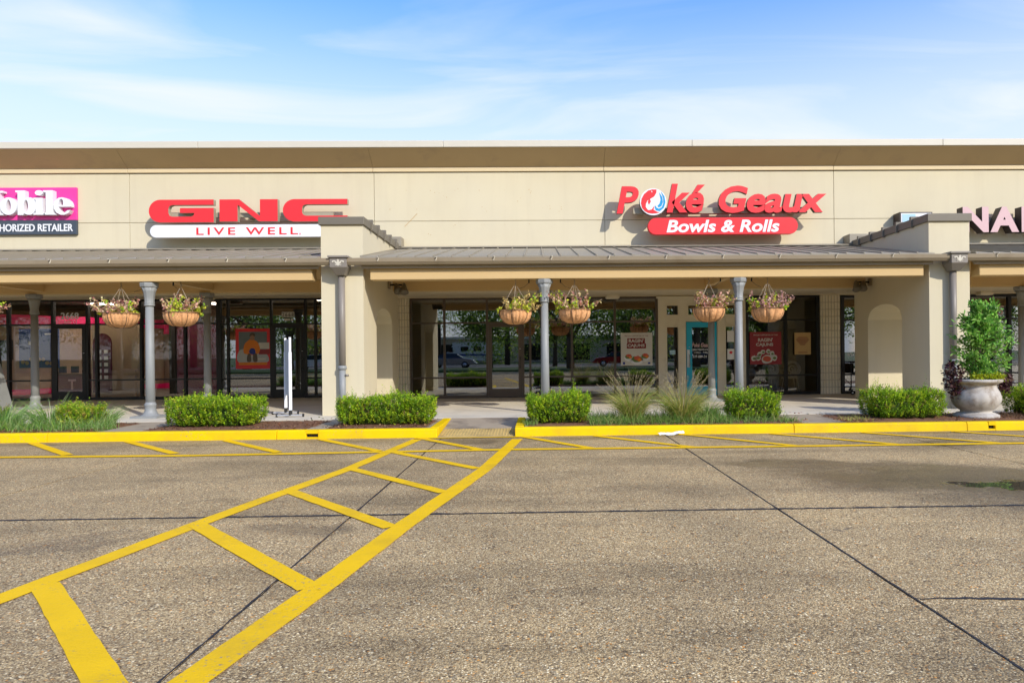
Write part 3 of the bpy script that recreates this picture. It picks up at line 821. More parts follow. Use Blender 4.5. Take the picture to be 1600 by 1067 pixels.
# canopy: beams, eave, gutter, roof panels between the fins
BAYS = [(XL, FINS[0][0]), (FINS[0][1], FINS[1][0]), (FINS[1][1], XR)]
def gutter_run(a2, b2, name, par):
    MB().prism([(14.035, 3.225), (13.94, 3.225), (13.895, 3.28), (13.88, 3.352), (13.895, 3.358), (13.91, 3.29), (13.95, 3.242), (14.02, 3.242), (14.02, 3.358), (14.035, 3.358)], a2, b2, axis='x').build(name, BRONZE, par)
for bi, (a, b) in enumerate(BAYS):
    a2, b2 = a + .002, b - .002
    ba, bb = (a2 if bi == 0 else a + .16), (b2 if bi == 2 else b - .16)
    MB().box(a2, b2, 14.06, 17.25, 3.25, 3.29).build('ceiling', TAN, B)
    MB().box(ba, bb, 14.12, 14.42, 2.935, 3.248).build('front_beam', TAN, B, bevel=0.012)
    MB().box(a2, b2, 17.0, 17.25, 2.965, 3.248).build('back_beam', TAN, B, bevel=0.01)
    can = MB().box(a2, b2, 14.04, 14.08, 3.16, 3.335).box(a2, b2, 14.081, 14.119, 3.20, 3.248).build('canopy_roof', BRONZE, B)
    gutter_run(a2, b2, 'gutter', can)
    x = a + .35 if bi != 0 else -26.2
    while x < b - .1:
        MB().obox((x + .01, 13.93, 3.363), (.010, .004, 0), (-.03, .10, .004), (0, 0, .005)).obox((x + .035, 13.883, 3.322), (.006, .003, 0), (0, .004, 0), (.014, 0, .034)).build('gutter_strap', CAPM, can)
        x += 1.17
    # standing-seam panels
    n = int(round((b - a) / .365)); w = (b - a) / n
    ya, za, yb, zb = 13.98, 3.385, 17.93, 4.165
    for i in range(n):
        x0 = a + i * w; x1 = x0 + w
        p = MB()
        dz = rnd.uniform(0, .012)
        p.add([(x0 + .004, ya, za + dz), (x1 - .004, ya, za + dz), (x1 - .004, yb, zb), (x0 + .004, yb, zb), (x0 + .004, ya, za - .022), (x1 - .004, ya, za - .022), (x1 - .004, yb, zb - .03), (x0 + .004, yb, zb - .03)],
              [(0, 1, 2, 3), (4, 7, 6, 5), (0, 4, 5, 1), (1, 5, 6, 2), (0, 3, 7, 4)])
        p.add([(x0 - .01, ya - .004, za), (x0 + .012, ya - .004, za), (x0 + .012, yb, zb), (x0 - .01, yb, zb), (x0 - .01, ya - .004, za + .03), (x0 + .012, ya - .004, za + .03), (x0 + .012, yb, zb + .022), (x0 - .01, yb, zb + .022)],
              [(4, 5, 6, 7), (0, 1, 5, 4), (1, 2, 6, 5), (0, 4, 7, 3)])
        p.build('roof_panel', ROOFM, can)
    MB().box(a2, b2, 17.90, 17.996, 4.14, 4.21).prism([(17.90, 4.14), (17.55, 4.12), (17.55, 4.135), (17.90, 4.21)], a2, b2, axis='x').build('flashing', ROOFM, can)
for x0, x1 in FINS:
    gutter_run(x0 - .001, x1 + .001, 'gutter_link', B)
# columns (front row, back row) with fluted capital and base
def flute(a, z):
    return 1.0 - 0.07 * (0.5 + 0.5 * math.cos(10 * a)) if 2.50 < z < 2.84 else 1.0
def make_column(x, y):
    c = MB().lathe([(.088, .32), (.080, 1.2), (.076, 2.44)], (0, 0, 0), 20).build('column', GREYP, B, at=(x, y, 0)) if False else None
    me = MB().lathe([(.090, .30), (.083, 1.2), (.078, 2.47)], (0, 0, 0), 24).mesh('column', GREYP)
    c = link('column', me, B, (x, y, 0))
    cm = MB().lathe([(.092, 2.44), (.100, 2.455), (.100, 2.475), (.086, 2.485), (.098, 2.50), (.098, 2.515), (.090, 2.53), (.098, 2.62), (.118, 2.74), (.150, 2.82)], (0, 0, 0), 40, mod=flute)
    cm.lathe([(.150, 2.82), (.172, 2.835), (.178, 2.87), (.178, 2.922)], (0, 0, 0), 8, smooth=False).mesh
    link('capital', cm.mesh('capital', GREYP), c)
    bm_ = MB().lathe([(.19, .14), (.20, .16), (.20, .20), (.15, .215), (.125, .25), (.105, .30), (.102, .38), (.112, .40), (.112, .43), (.095, .45), (.088, .47)], (0, 0, 0), 24)
    bm_.box(-.27, .27, -.27, .27, .10, .195)
    link('column_base', bm_.mesh('column_base', GREYP), c)
    return c
col0 = make_column(-8.05, 14.27)
def col_at(x, y, s=1.0):
    c = copy_tree(col0, B); c.location = Vector((x, y, 0)) - origin(B); c.scale = (1, 1, s)
    return c
for x in (-24, -20.0, -16.0, -12.1, 0.10, 4.18, 13.0, 16.9, 20.9):
    col_at(x, 14.27, 1.004)
for x in (-24.4, -20.4, -16.5, -12.45, -8.24, 0.12, 4.31, 12.25, 16.6, 20.6):
    col_at(x, 17.1, 1.0135)
for x in (-24, -20, -16.2, -12.2, -8.1, 0.11, 4.22, 12.6, 16.8, 20.8):
    MB().box(x - .07, x + .07, 14.421, 16.999, 3.02, 3.243).build('cross_beam', TAN, B)

# ---- shopfronts
def pane(parent, x0, x1, z0, z1, y, g_=GLASS):
    MB().box(x0, x1, y, y + .008, z0, z1).build('pane', g_, parent)
def shopfront(name, xs, trs, y, zb, zt, mframe, doors=(), glass_=GLASS, mw=.028, label=None):
    """aluminium shopfront: mullions at xs, transoms at trs; doors = indices of bays with a leaf"""
    fr = MB()
    fr.box(xs[0] - mw, xs[-1] + mw, y - .05, y + .06, zt - .055, zt)
    for x in xs:
        fr.box(x - mw, x + mw, y - .05, y + .06, zb, zt - .055)
    pans = []
    for i, (a, b) in enumerate(zip(xs[:-1], xs[1:])):
        a2, b2 = a + mw, b - mw
        isd = i in doors
        tt = [trs[0]] if isd else list(trs)
        if not isd:
            fr.box(a2, b2, y - .05, y + .06, zb, zb + .085)
        lim = [zt - .055] + tt + [zb + .085]
        for t in tt:
            fr.box(a2, b2, y - .045, y + .055, t - .022, t + .022)
        for hi, lo in zip(lim[:-1], lim[1:]):
            if isd and lo < 1:
                continue
            pans.append((a2, b2, lo + (.022 if lo in tt else 0), hi - (.022 if hi in tt else 0)))
        if isd:
            d = door(a2, b2, zb, trs[0] - .025, y, mframe, glass_)
    o = fr.build(name, mframe, B, label=label)
    for p in pans:
        pane(o, *p, y, glass_)
    return o
def door(a, b, zb, zt, y, m, g_, handle=1):
    st = .10 if m is not BLUE else .155
    f = MB()
    a += .004; b -= .004
    y0, y1 = y - .06, y - .015
    f.box(a, a + st, y0, y1, zb + .015, zt); f.box(b - st, b, y0, y1, zb + .015, zt)
    f.box(a + st, b - st, y0, y1, zt - st, zt); f.box(a + st, b - st, y0, y1, zb + .015, zb + .26)
    d = f.build('door', m, B)
    pane(d, a + st, b - st, zb + .26, zt - st, y - .04, g_)
    hx = b - st * .5 if handle > 0 else a + st * .5
    MB().tube([(hx, y0, 1.30), (hx, y0 - .05, 1.30), (hx, y0 - .05, .98), (hx, y0, .98)], .013, 8).build('door_handle', BLACK if m is not BLUE else SILVER, d)
    MB().lathe([(.018, 0), (.018, .012)], (hx, y0 - .006, 1.52), 12).build('lock', SILVER, d)
    return d
Yl, Yc = 20.3, 19.3
shopfront('shopfront', [-24.5, -23.2, -21.9, -20.6, -19.4, -18.1, -16.8, -15.52, -14.24, -13.24, -12.98, -11.69, -10.42, -9.47], [2.365, .735], Yl, .15, 3.085, FRAME, doors=(8,), glass_=GLASSC, mw=.035)
shopfront('shopfront', [-9.40, -9.17, -7.91, -6.91, -6.62, -5.75, -4.85], [2.33, .735], Yl, .15, 3.085, FRAME, doors=(2,), mw=.03)
shopfront('shopfront', [-3.62, -2.69, -1.49, -0.48, -0.28, 0.90, 2.12, 3.31], [2.265, .725], Yc, .15, 2.965, BRFRAME, doors=(2,), mw=.03)
shopfront('shopfront', [5.88, 6.99, 7.92], [2.27, .70], Yc, .15, 2.965, FRAME, mw=.04, glass_=GLASSD)
shopfront('shopfront', [8.62, 9.4, 10.7, 12.28, 13.45, 14.7, 16.0, 17.3, 18.6, 20.0, 21.4, 22.8], [2.25, .70], Yc, .15, 2.93, FRAME, mw=.045)
# headers and piers beside the shopfronts
hd = MB()
hd.box(XL, -4.85, Yl - .04, Yl + .3, 3.086, 6.2); hd.box(-4.82, XR, Yc - .04, Yc + .3, 2.966, 6.2)
hd.box(-4.82, -4.035, Yc, 20.6, .1, 2.966); hd.box(XL, -24.53, Yl, Yl + .2, .1, 3.086); hd.box(22.85, XR, Yc, Yc + .2, .1, 2.966)
hd.box(7.97, 8.57, Yc + .03, Yc + .2, .1, 2.966); hd.box(-4.035, -3.655, Yc + .03, Yc + .2, .1, 2.966)
hd.build('shopfront_wall', CEIL, B)
# glazed tile piers
def tiles(x0, x1, nx):
    base = MB().box(x0, x1, Yc - .002, Yc + .03, .15, 2.965).build('tile_pier', GROUT, B)
    t = MB(); w = (x1 - x0) / nx; n = 14; h = (2.965 - .15) / n
    for i in range(nx):
        for j in range(n):
            g_ = .006
            xa, xb, za, zb_ = x0 + i * w + g_, x0 + (i + 1) * w - g_, .15 + j * h + .005, .15 + (j + 1) * h - .005
            y_ = Yc - .02 + rnd.uniform(-.002, .002); r = .018
            t.add([(xa, Yc - .002, za), (xb, Yc - .002, za), (xb, Yc - .002, zb_), (xa, Yc - .002, zb_), (xa + r, y_, za + r), (xb - r, y_, za + r), (xb - r, y_, zb_ - r), (xa + r, y_, zb_ - r)],
                  [(4, 5, 6, 7), (0, 1, 5, 4), (1, 2, 6, 5), (2, 3, 7, 6), (3, 0, 4, 7)])
    t.build('tile_facing', TILE, base, kind='stuff')
tiles(-4.035, -3.655, 5); tiles(7.97, 8.57, 7)
# the cream timber entrance with a blue door
e = MB()
zt = 2.965
y0, y1 = Yc - .06, Yc + .06
for a, b in [(3.345, 3.59), (3.91, 4.13), (5.02, 5.26), (5.52, 5.835)]:
    e.box(a, b, y0, y1, .15, zt)
for a, b in [(3.59, 3.91), (4.13, 5.02), (5.26, 5.52)]:
    e.box(a, b, y0 + .003, y1, 2.70, zt); e.box(a, b, y0 + .003, y1, 2.245 if a == 4.13 else 2.09, 2.44)
    if a != 4.13:
        e.box(a, b, y0 + .003, y1, .15, .35)
    else:
        e.box(a, 4.2, y0 + .003, y1, 2.44, 2.70); e.box(4.95, b, y0 + .003, y1, 2.44, 2.70)
ent = e.build('timber_entrance', CREAM, B, bevel=0.006)
MB().box(3.29, 5.89, y0 - .05, y1, 2.90, 2.964).build('cornice_mould', CREAM, ent, bevel=0.012)
for (a, b, c, d) in [(3.59, 3.91, 2.44, 2.70), (4.2, 4.95, 2.44, 2.70), (5.26, 5.52, 2.44, 2.70), (3.59, 3.91, .35, 2.09), (5.26, 5.52, .35, 2.09)]:
    m_ = MB(); w = .03
    for q in [(a - w, a, c - w, d + w), (b, b + w, c - w, d + w), (a, b, c - w, c), (a, b, d, d + w)]:
        m_.box(q[0], q[1], y0 - .018, y0 + .001, q[2], q[3])
    m_.build('moulding', CREAM, ent)
    pane(ent, a, b, c, d, Yc)
bd = door(4.14, 5.01, .15, 2.235, Yc, BLUE, GLASS, handle=-1)
bd['label'] = 'bright blue timber door with a tall glass panel'
MB().box(4.155, 4.235, Yc - .066, Yc - .06, .95, 1.45).build('push_plate', SILVER, bd)
# interiors
def room(x0, x1, yf, yb, wallm, ceilz, floorm=IFLOOR, ceilm=ICEIL):
    r = MB().box(x0, x1, yb, yb + .1, .1, ceilz).build('back_wall', wallm, B)
    MB().box(x0, x1, yf + .07, yb, .05, .155).build('interior_floor', floorm, r)
    MB().box(x0, x1, yf + .32, yb, ceilz, ceilz + .1).build('interior_ceiling', ceilm, r)
    return r
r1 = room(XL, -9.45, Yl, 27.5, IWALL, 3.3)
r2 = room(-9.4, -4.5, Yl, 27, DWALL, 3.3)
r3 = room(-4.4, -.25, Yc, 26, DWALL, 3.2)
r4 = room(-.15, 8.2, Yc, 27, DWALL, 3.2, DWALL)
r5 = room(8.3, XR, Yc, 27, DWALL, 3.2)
pw = MB()
for x, yf in [(-9.45, Yl + .1), (-4.5, Yl + .1), (-.25, Yc + .1), (8.2, Yc + .25)]:
    pw.box(x, x + .1, yf, 29.9, .1, 3.3)
pw.build('partition_wall', DWALL, B)
# pink band and added light panels in the left-hand shop
pb = MB()
pb.prism([(-19.0, 21.2), (-14.9, 27.4), (-15.0, 27.49), (-19.1, 21.3)], 2.52, 2.86, axis='z')
pb.box(-14.9, -9.5, 27.38, 27.49, 2.3, 2.72)
pb.prism([(-19.0, 21.2), (-14.9, 27.4), (-15.0, 27.49), (-19.1, 21.3)], .16, .34, axis='z')
pb.box(-14.9, -9.5, 27.38, 27.49, .16, .36)
pb.build('pink_wall_band', LITPINK, r1)
MB().prism([(-19.05, 21.27), (-14.95, 27.45), (-15.05, 27.49), (-19.15, 21.3)], .34, 2.52, axis='z').build('feature_wall', WOODL, r1)
MB().box(-24, -20.3, 20.9, 21.0, .2, 3.0).build('pink_panel', LITPINK, r1)
MB().box(-17.2, -16.98, 20.75, 20.8, .2, 2.9).build('pink_strip', LITPINK, r1)
for (x, y, w_, d_) in [(-13.3, 20.85, 1.3, .12), (-15.4, 20.72, 1.2, .12), (-11.0, 21.6, 1.2, .12), (-13.2, 23.2, 1.5, .12), (-15.5, 24.5, .6, .6), (-11.5, 24.8, .6, .6), (-12.3, 22.2, .5, .5), (-7.2, 23.5, .9, .18), (-6.6, 25.2, .9, .18), (10.5, 22, .3, .3), (14.0, 23, .6, .3)]:  # lit panels; the strips by the glass are added to brighten the displays
    MB().box(x - w_ / 2, x + w_ / 2, y - d_ / 2, y + d_ / 2, 3.17 if x > -4 else 3.27, 3.198 if x > -4 else 3.298).build('ceiling_and_fill_light', LAMP, r1 if x < -9 else r4)

# ------------------------------------------------------------------ signs on the facade
# 1 pink box sign
s = thing('shop_sign', (-14.7, 17.99, 4.56), 'pink and slate box sign with raised white letters at the left end', 'sign')
MB().box(-17.8, -11.955, 17.93, 17.995, 4.956, 5.80).build('sign_panel', PINK, s, bevel=0.008)
MB().box(-17.8, -11.955, 17.922, 17.995, 4.583, 4.953).build('sign_panel', SLATE, s, bevel=0.006, label='slate lower panel')
letters('AUTHORIZED RETAILER', (-14.35, -12.04, 4.662, 4.856), 17.913, .008, [WHITE], s, offset=.022)
# slab-serif letters; u = pixel units of a 12-to-the-pixel tracing, baseline 600
def mx(u, vv):
    return (-13.81 + u / 11.85 / 60.0, 5.066 + (600 - vv) / 11.85 / 60.0)
def ring_(cx, cy, rx, ry, ix, iy, tilt=0):
    o = arc(cx, cy, rx, ry, 0, 360, 28)[:-1]; i = arc(cx + tilt, cy, ix, iy, 360, 0, 28)[:-1]
    return [o, i]
def M_(lps):
    return [[mx(*p) for p in l] for l in lps]
WS = [WHITE]
oL = ring_(165, 440, 150, 160, 42, 118)
shape('letter', M_(oL), 17.785, .143, WS, s)
shape('letter', M_([[(-560, 160), (-400, 160), (-270, 430), (-140, 160), (65, 160), (65, 195), (10, 200), (10, 560), (60, 570), (60, 600), (-185, 600), (-185, 570), (-135, 560), (-135, 260), (-290, 600), (-320, 600), (-480, 250), (-480, 560), (-420, 570), (-420, 600), (-570, 600), (-570, 570), (-520, 560), (-520, 205), (-560, 195)]]), 17.785, .143, WS, s)
shape('letter', M_([[(290, 155), (460, 155), (460, 310), (500, 288), (560, 282)] + arc(545, 440, 110, 160, -85, 85, 14) + [(500, 598), (440, 570), (425, 602), (330, 602), (330, 195), (290, 185)], arc(478, 445, 40, 118, 360, 0, 20)[:-1]]), 17.785, .143, WS, s)
shape('letter', M_([[(615, 290), (775, 290), (775, 560), (815, 575), (815, 600), (612, 600), (612, 575), (655, 560), (655, 330), (615, 320)]]), 17.785, .143, WS, s)
shape('letter', M_([arc(712, 200, 72, 48, 0, 360, 20)[:-1]]), 17.785, .143, WS, s)
shape('letter', M_([[(790, 155), (960, 155), (960, 560), (1005, 575), (1005, 600), (795, 600), (795, 575), (835, 560), (835, 195), (790, 185)]]), 17.785, .143, WS, s)
shape('letter', M_([[(1280, 455), (1060, 455), (1075, 505), (1115, 560), (1165, 565), (1225, 520), (1275, 515), (1235, 575), (1160, 603), (1090, 600), (1020, 560), (980, 490), (972, 420), (1000, 345), (1060, 295), (1125, 283), (1200, 300), (1255, 350), (1280, 410)], [(1062, 425), (1145, 425), (1145, 340), (1120, 312), (1090, 320), (1070, 360)]]), 17.785, .143, WS, s)
shape('letter', M_([[(-1330, 160), (-830, 160), (-800, 330), (-840, 330), (-890, 210), (-985, 200), (-985, 555), (-910, 570), (-910, 600), (-1250, 600), (-1250, 570), (-1175, 555), (-1175, 200), (-1270, 210), (-1320, 330), (-1360, 330)]]), 17.785, .143, WS, s)
# 2 red block letters above a white pill
s = thing('shop_sign', (-7.4, 17.99, 4.42), 'wide red block letters over a long white pill panel, left of the first pier', 'sign')
def gx(u, v):
    px, py = 220 + u / 4.85, 300 + v / 4.85
    return ((px - 844) / 60.63 + .168 * (1 if 1 else 0), 5.385 - (py - 313.3) / 60.63)
GM = [RED, TANRET]
def G_(l):
    return [gx(*p) for p in l]
YG = 17.56
shape('letter', [G_([(545, 65), (150, 65)] + arc(150, 150, 85, 85, 270, 90, 16)[1:-1] + [(150, 235), (545, 235), (545, 128), (295, 128), (295, 165), (402, 165), (396, 182), (380, 192), (238, 192), (218, 184), (210, 165), (210, 132), (218, 113), (238, 105), (545, 105)])], YG, .13, GM, s)
shape('letter', [G_([(588, 65), (735, 65), (888, 190), (888, 65), (1020, 65), (1020, 230), (880, 230), (722, 105), (722, 230), (588, 230)])], YG, .13, GM, s)
shape('letter', [G_([(1540, 65), (1145, 65)] + arc(1145, 149, 87, 84, 270, 90, 16)[1:-1] + [(1145, 233), (1540, 233), (1540, 190), (1230, 190), (1210, 182), (1202, 165), (1202, 132), (1210, 113), (1230, 105), (1540, 105)])], YG, .13, GM, s)
MB().box(-9.5, -5.3, 17.70, 17.80, 4.96, 5.07).box(-9.4, -9.3, 17.8, 17.99, 4.95, 5.05).box(-5.6, -5.5, 17.8, 17.99, 4.95, 5.05).box(-7.5, -7.4, 17.8, 17.99, 4.95, 5.05).build('raceway', TANRET, s)
pl = MB().prism(stadium(-9.89, -4.97, 4.425, 4.745), 17.58, 17.72).box(-9.2, -5.6, 17.72, 17.99, 4.52, 4.66).build('pill_panel', WHITE, s, bevel=0.006)
letters('LIVE WELL', (-8.72, -6.155, 4.487, 4.672), 17.574, .006, [RED], pl, spacing=1.35, offset=.012)
shape('registered_mark', ring_(-6.10, 4.50, .022, .022, .014, .014), 17.575, .005, [RED], pl)
# 3 red italic letters with a fish disc and a red pill
s = thing('shop_sign', (4.7, 17.99, 4.41), 'red italic letters with a round fish emblem above a red pill panel', 'sign')
PM = [RED, RETURN]
YP = 17.50
letters('P', (2.0, 2.575, 4.955, 5.655), YP, .12, PM, s, shear=.20, offset=.03)
letters('ké', (3.29, 4.285, 4.965, 5.715), YP, .12, PM, s, shear=.20, offset=.032)
letters('Geaux', (4.64, 7.44, 4.955, 5.66), YP, .12, PM, s, shear=.20, offset=.034)
MB().box(2.45, 7.0, 17.66, 17.80, 4.98, 5.13).box(2.6, 2.75, 17.8, 17.995, 5.0, 5.1).box(6.6, 6.75, 17.8, 17.995, 5.0, 5.1).build('raceway', TANRET, s)
dx, dz = 2.945, 5.252
disc = shape('emblem_disc', [arc(dx, dz, .345, .345, 0, 360, 48)[:-1]], YP, .12, [WHITE, RETURN], s)
def fx(l):
    return [(dx + (u - 612) / 190 * .345, dz - (v - 322) / 190 * .345) for u, v in l]
shape('fish', [fx([(660, 148), (657, 195), (625, 248), (570, 280), (530, 305), (508, 350), (505, 395), (530, 430), (545, 440), (590, 430), (632, 372), (615, 432), (662, 462), (700, 474), (655, 484), (600, 488), (540, 480), (490, 452), (452, 405), (438, 340), (448, 275), (482, 213), (540, 163), (600, 147)]), fx(arc(594, 176, 10, 11, 360, 0, 10)[:-1])], YP - .006, .006, [RED], disc)
shape('fish_fin', [fx([(558, 272), (580, 315), (552, 365), (534, 322)])], YP - .006, .006, [RED], disc)
shape('wave', [fx([(722, 178), (772, 245), (785, 330), (762, 408), (705, 455), (650, 442), (630, 398), (648, 372), (655, 402), (690, 420), (732, 400), (757, 340), (755, 268)])], YP - .006, .006, [LBLUE], disc)
shape('wave', [fx([(698, 190), (742, 258), (750, 330), (727, 385), (690, 402), (670, 380), (702, 348), (718, 290)])], YP - .006, .006, [LBLUE], disc)
pl = MB().prism(stadium(2.805, 6.70, 4.412, 4.845), YP + .02, YP + .17).box(3.3, 6.2, YP + .17, 17.99, 4.56, 4.70).build('pill_panel', RED, s, bevel=0.006)
letters('Bowls & Rolls', (3.285, 6.215, 4.462, 4.785), YP + .013, .007, [WHITE], pl, shear=.2, offset=.028)
# 4 pale pink letters at the right
s = thing('shop_sign', (13.3, 17.99, 4.43), 'large pale pink capital letters with deep dark sides at the right end', 'sign')
for ch, a, b in [('N', 11.07, 11.755), ('A', 11.80, 12.56), ('I', 12.63, 12.80), ('L', 12.92, 13.45), ('S', 13.5, 14.1)]:
    letters(ch, (a, b, 4.437, 5.10), 17.60, .26, [PALEPINK, RETURN], s, offset=.045)
MB().box(11.2, 14.0, 17.86, 17.995, 4.7, 4.86).build('raceway', TANRET, s)
# 5 small box sign peeping over the right pier's coping
s = thing('box_sign', (9.75, 17.8, 4.3), 'small white and blue box sign on the wall, half hidden behind the right pier coping', 'sign')
MB().box(9.44, 10.3, 17.66, 17.99, 4.5, 4.985).build('cabinet', RETURN, s)
MB().box(9.47, 10.27, 17.652, 17.66, 4.53, 4.955).build('face', WHITE, s)
MB().box(9.50, 9.85, 17.648, 17.652, 4.70, 4.93).build('blue_picture', MATS['pale_blue_print'] if 'pale_blue_print' in MATS else mat('pale_blue_print', (.35, .55, .65), .5), s)

# ------------------------------------------------------------------ things under the canopy
def ceiling_light(x, y, z, lab):
    t = thing('ceiling_light', (x, y, z), lab, 'ceiling light', 'light fittings under the walkway ceiling')
    MB().prism(stadium(x - .19, x + .19, z - .115, z - .03), y - .12, y + .12).build('lens', CREAM, t, bevel=0.02)
    MB().box(x - .17, x + .17, y - .1, y + .1, z - .03, z - .002).build('mounting_pan', CREAM, t)
ceiling_light(2.02, 18.9, 2.99, 'cream oval light on the walkway ceiling above the window with the cream poster')
ceiling_light(12.35, 18.7, 2.99, 'cream oval ceiling light just right of the right pier, above the potted shrub')
ceiling_light(-9.35, 19.4, 3.10, 'cream oval light on the walkway ceiling beside the second grey back column from the left')
def floodlight(x, y, z, sgn, lab):
    t = thing('twin_floodlight', (x, y, z), lab, 'floodlight', 'twin floodlights under the canopy')
    MB().box(min(x, x + sgn * .04), max(x, x + sgn * .04), y - .08, y + .08, z - .09, z + .09).build('wall_plate', BRONZE, t, bevel=0.008)
    MB().tube([(x + sgn * .04, y, z), (x + sgn * .16, y, z + .01), (x + sgn * .36, y - .02, z)], .022, 8).build('arm', BLACK, t)
    for (p, d) in [((x + sgn * .20, y - .05, z - .02), Vector((sgn * .35, -.55, -.75))), ((x + sgn * .38, y - .05, z - .02), Vector((sgn * .1, -.45, -.9)))]:
        d.normalize(); p = Vector(p)
        MB().tube([p - d * .06, p - d * .02, p + d * .06, p + d * .17, p + d * .20], [.03, .05, .07, .105, .11], 14).build('lamp_head', COPING, t)
floodlight(-3.64, 16.55, 3.07, 1, 'dark twin floodlight on the inner face of the left pier wall')
floodlight(8.20, 16.75, 3.07, -1, 'dark twin floodlight on the inner face of the right pier wall')

# hanging baskets
def basket(x, lab, cols, n, seed, bias):
    global rng
    rng = np.random.default_rng(seed)
    x *= 1.009
    y, zt = 14.27, 2.285 + (0.01 * (seed % 3) - .01)
    t = thing('hanging_basket', (x, y, zt - .29), lab, 'hanging basket', 'coir baskets hung along the front beam')
    rr, h = .325, .28
    def wob(a, z):
        u = a + .10 * math.sin(3 * a + seed) + .07 * math.sin(5 * a + 2 * seed)
        lowk = min(1, max(.25, (.02 - z) / .12))
        return 1 + (.04 - .15 * (1 - abs(math.sin(6.5 * u + seed))) ** 3) * lowk + .014 * math.sin(29 * a + seed * 2)
    prof = [(.03, -h), (.16, -h * .95), (.245, -h * .78), (.30, -h * .50), (.325, -h * .22), (rr, -.02), (rr + .012, .015), (rr - .02, .02), (.26, -.03), (.05, -.03)]
    MB().lathe(prof, (x, y, zt), 150, mod=wob).build('coir_liner', COIR, t)
    f = MB()
    f.tube([(x + (rr + .022) * math.cos(a), y + (rr + .022) * math.sin(a), zt + .005) for a in np.linspace(0, 2 * PI, 33)[:-1]], .006, 6, closed=True)
    for k in range(6):
        a = 2 * PI * k / 6 + .3
        f.tube([(x + (r + .018) * math.cos(a), y + (r + .018) * math.sin(a), zt + z) for r, z in [(rr, 0), (.325, -h * .25), (.29, -h * .55), (.225, -h * .84), (.14, -h * .99), (.03, -h * 1.03)]], .0045, 5)
    f.build('wire_frame', BLACK, t)
    zh = 2.80
    for k in range(4):
        a = 2 * PI * k / 4 + .6 + seed * .3
        MB().tube([(x + rr * math.cos(a), y + rr * math.sin(a), zt + .01), (x + .03 * math.cos(a), y + .03 * math.sin(a), zh)], .006, 5).build('chain', BRONZE, t)
    MB().tube([(x, y, zh - .01), (x, y, zh + .05), (x + .02, y, zh + .075), (x, y, zh + .10), (x, y, 2.945)], .010, 6).build('hook', BRONZE, t)
    # plants: upright stems with pink-tan leaves and lime trailing rosettes
    parts = []
    stems = MB()
    for k in range(40):
        a = rng.uniform(0, 2 * PI); q = rr * math.sqrt(rng.uniform(0, 1)) * .9
        b = np.array([x + q * math.cos(a), y + q * math.sin(a), zt - .02])
        hh = rng.uniform(.12, .40) * (1.0 if rng.uniform() < .7 else .6)
        lean = np.array([math.cos(a) * rng.uniform(0, .25) + bias * rng.uniform(0, .25), math.sin(a) * rng.uniform(0, .2), hh])
        tip = b + lean
        stems.tube([b, b + lean * .5 + np.array([0, 0, .02]), tip], .004, 4)
        m = 22
        u = rng.uniform(.35, 1.05, m)[:, None]
        P = b + lean * u + rng.normal(size=(m, 3)) * .012
        D = rng.normal(size=(m, 3)) + np.array([0, -.2, .3])
        V, F = leaves(P, D, rng.uniform(.04, .075, m), rng.uniform(.03, .05, m))
        parts.append((V, F, tints(m, cols[0] if rng.uniform() < .75 else cols[1], .2)))
    for k in range(n):
        a = rng.uniform(0, 2 * PI); q = rr * rng.uniform(.5, 1.08)
        if bias and rng.uniform() < .5:
            a = (PI if bias < 0 else 0) + rng.normal() * .6
        c = np.array([x + q * math.cos(a), y + q * math.sin(a), zt + rng.uniform(-.05, .10)])
        m = 26
        D = unit(rng.normal(size=(m, 3)) + np.array([math.cos(a), math.sin(a), .5]) * .5)
        V, F = leaves(c + D * .01 + rng.normal(size=(m, 3)) * .018, D, rng.uniform(.04, .075, m), rng.uniform(.028, .048, m))
        parts.append((V, F, tints(m, cols[1], .15)))
    V, F, T = cat(parts)
    link('foliage', raw_mesh('foliage', V - np.array(t.location), F, LEAF, T), t)
    stems.build('stems', BARK, t)
PINKL = [(.76, .44, .34), (.80, .58, .40), (.60, .28, .26), (.76, .64, .30)]
LIME = [(.58, .68, .05), (.70, .68, .08), (.34, .58, .05)]
basket(-8.55, 'coir basket left of the front column by the pink-lit shop, trailing lime plants', (PINKL, LIME), 10, 1, -.8)
basket(-7.34, 'coir basket between the two leftmost grey columns, heaped with yellow-green and pink plants', (PINKL, LIME), 20, 2, .6)
basket(-.50, 'sparsely planted coir basket left of the middle column, before the brown shop door', ([(.68, .54, .18), (.74, .56, .26)], LIME), 4, 3, .9)
basket(.72, 'coir basket right of the middle front column, one long stem reaching up', (PINKL, LIME), 8, 4, -.9)
basket(3.52, 'coir basket hanging in front of the blue door, full of pink and yellow stems', (PINKL, [(.38, .42, .04), (.5, .45, .06)]), 9, 5, .9)
basket(4.75, 'coir basket right of the column beside the blue door, pink stems spilling right', ([(.68, .36, .33), (.62, .40, .36), (.72, .50, .34)], LIME), 8, 6, .5)
basket(-11.53, 'coir basket cut off by the left edge of the photo, lime leaves showing', (PINKL, LIME), 14, 7, .9)
# the drip line stubs on the beam
mb = MB()
for x in (-8.14, -7.56, -.22, .44, 3.80, 4.46):
    mb.tube([(x, 14.27, 2.945), (x, 14.27, 2.86)], .016, 6)
    mb.tube([(x, 14.27, 2.87), (x + (.1 if x > 4 or -7.6 < x < -7 or 0 < x < 1 else -.1), 14.27, 2.78), (x + (.2 if x > 4 or -7.6 < x < -7 or 0 < x < 1 else -.22), 14.27, 2.74)], .004, 4)
mb.build('drip_line_stub', BLACK, B)

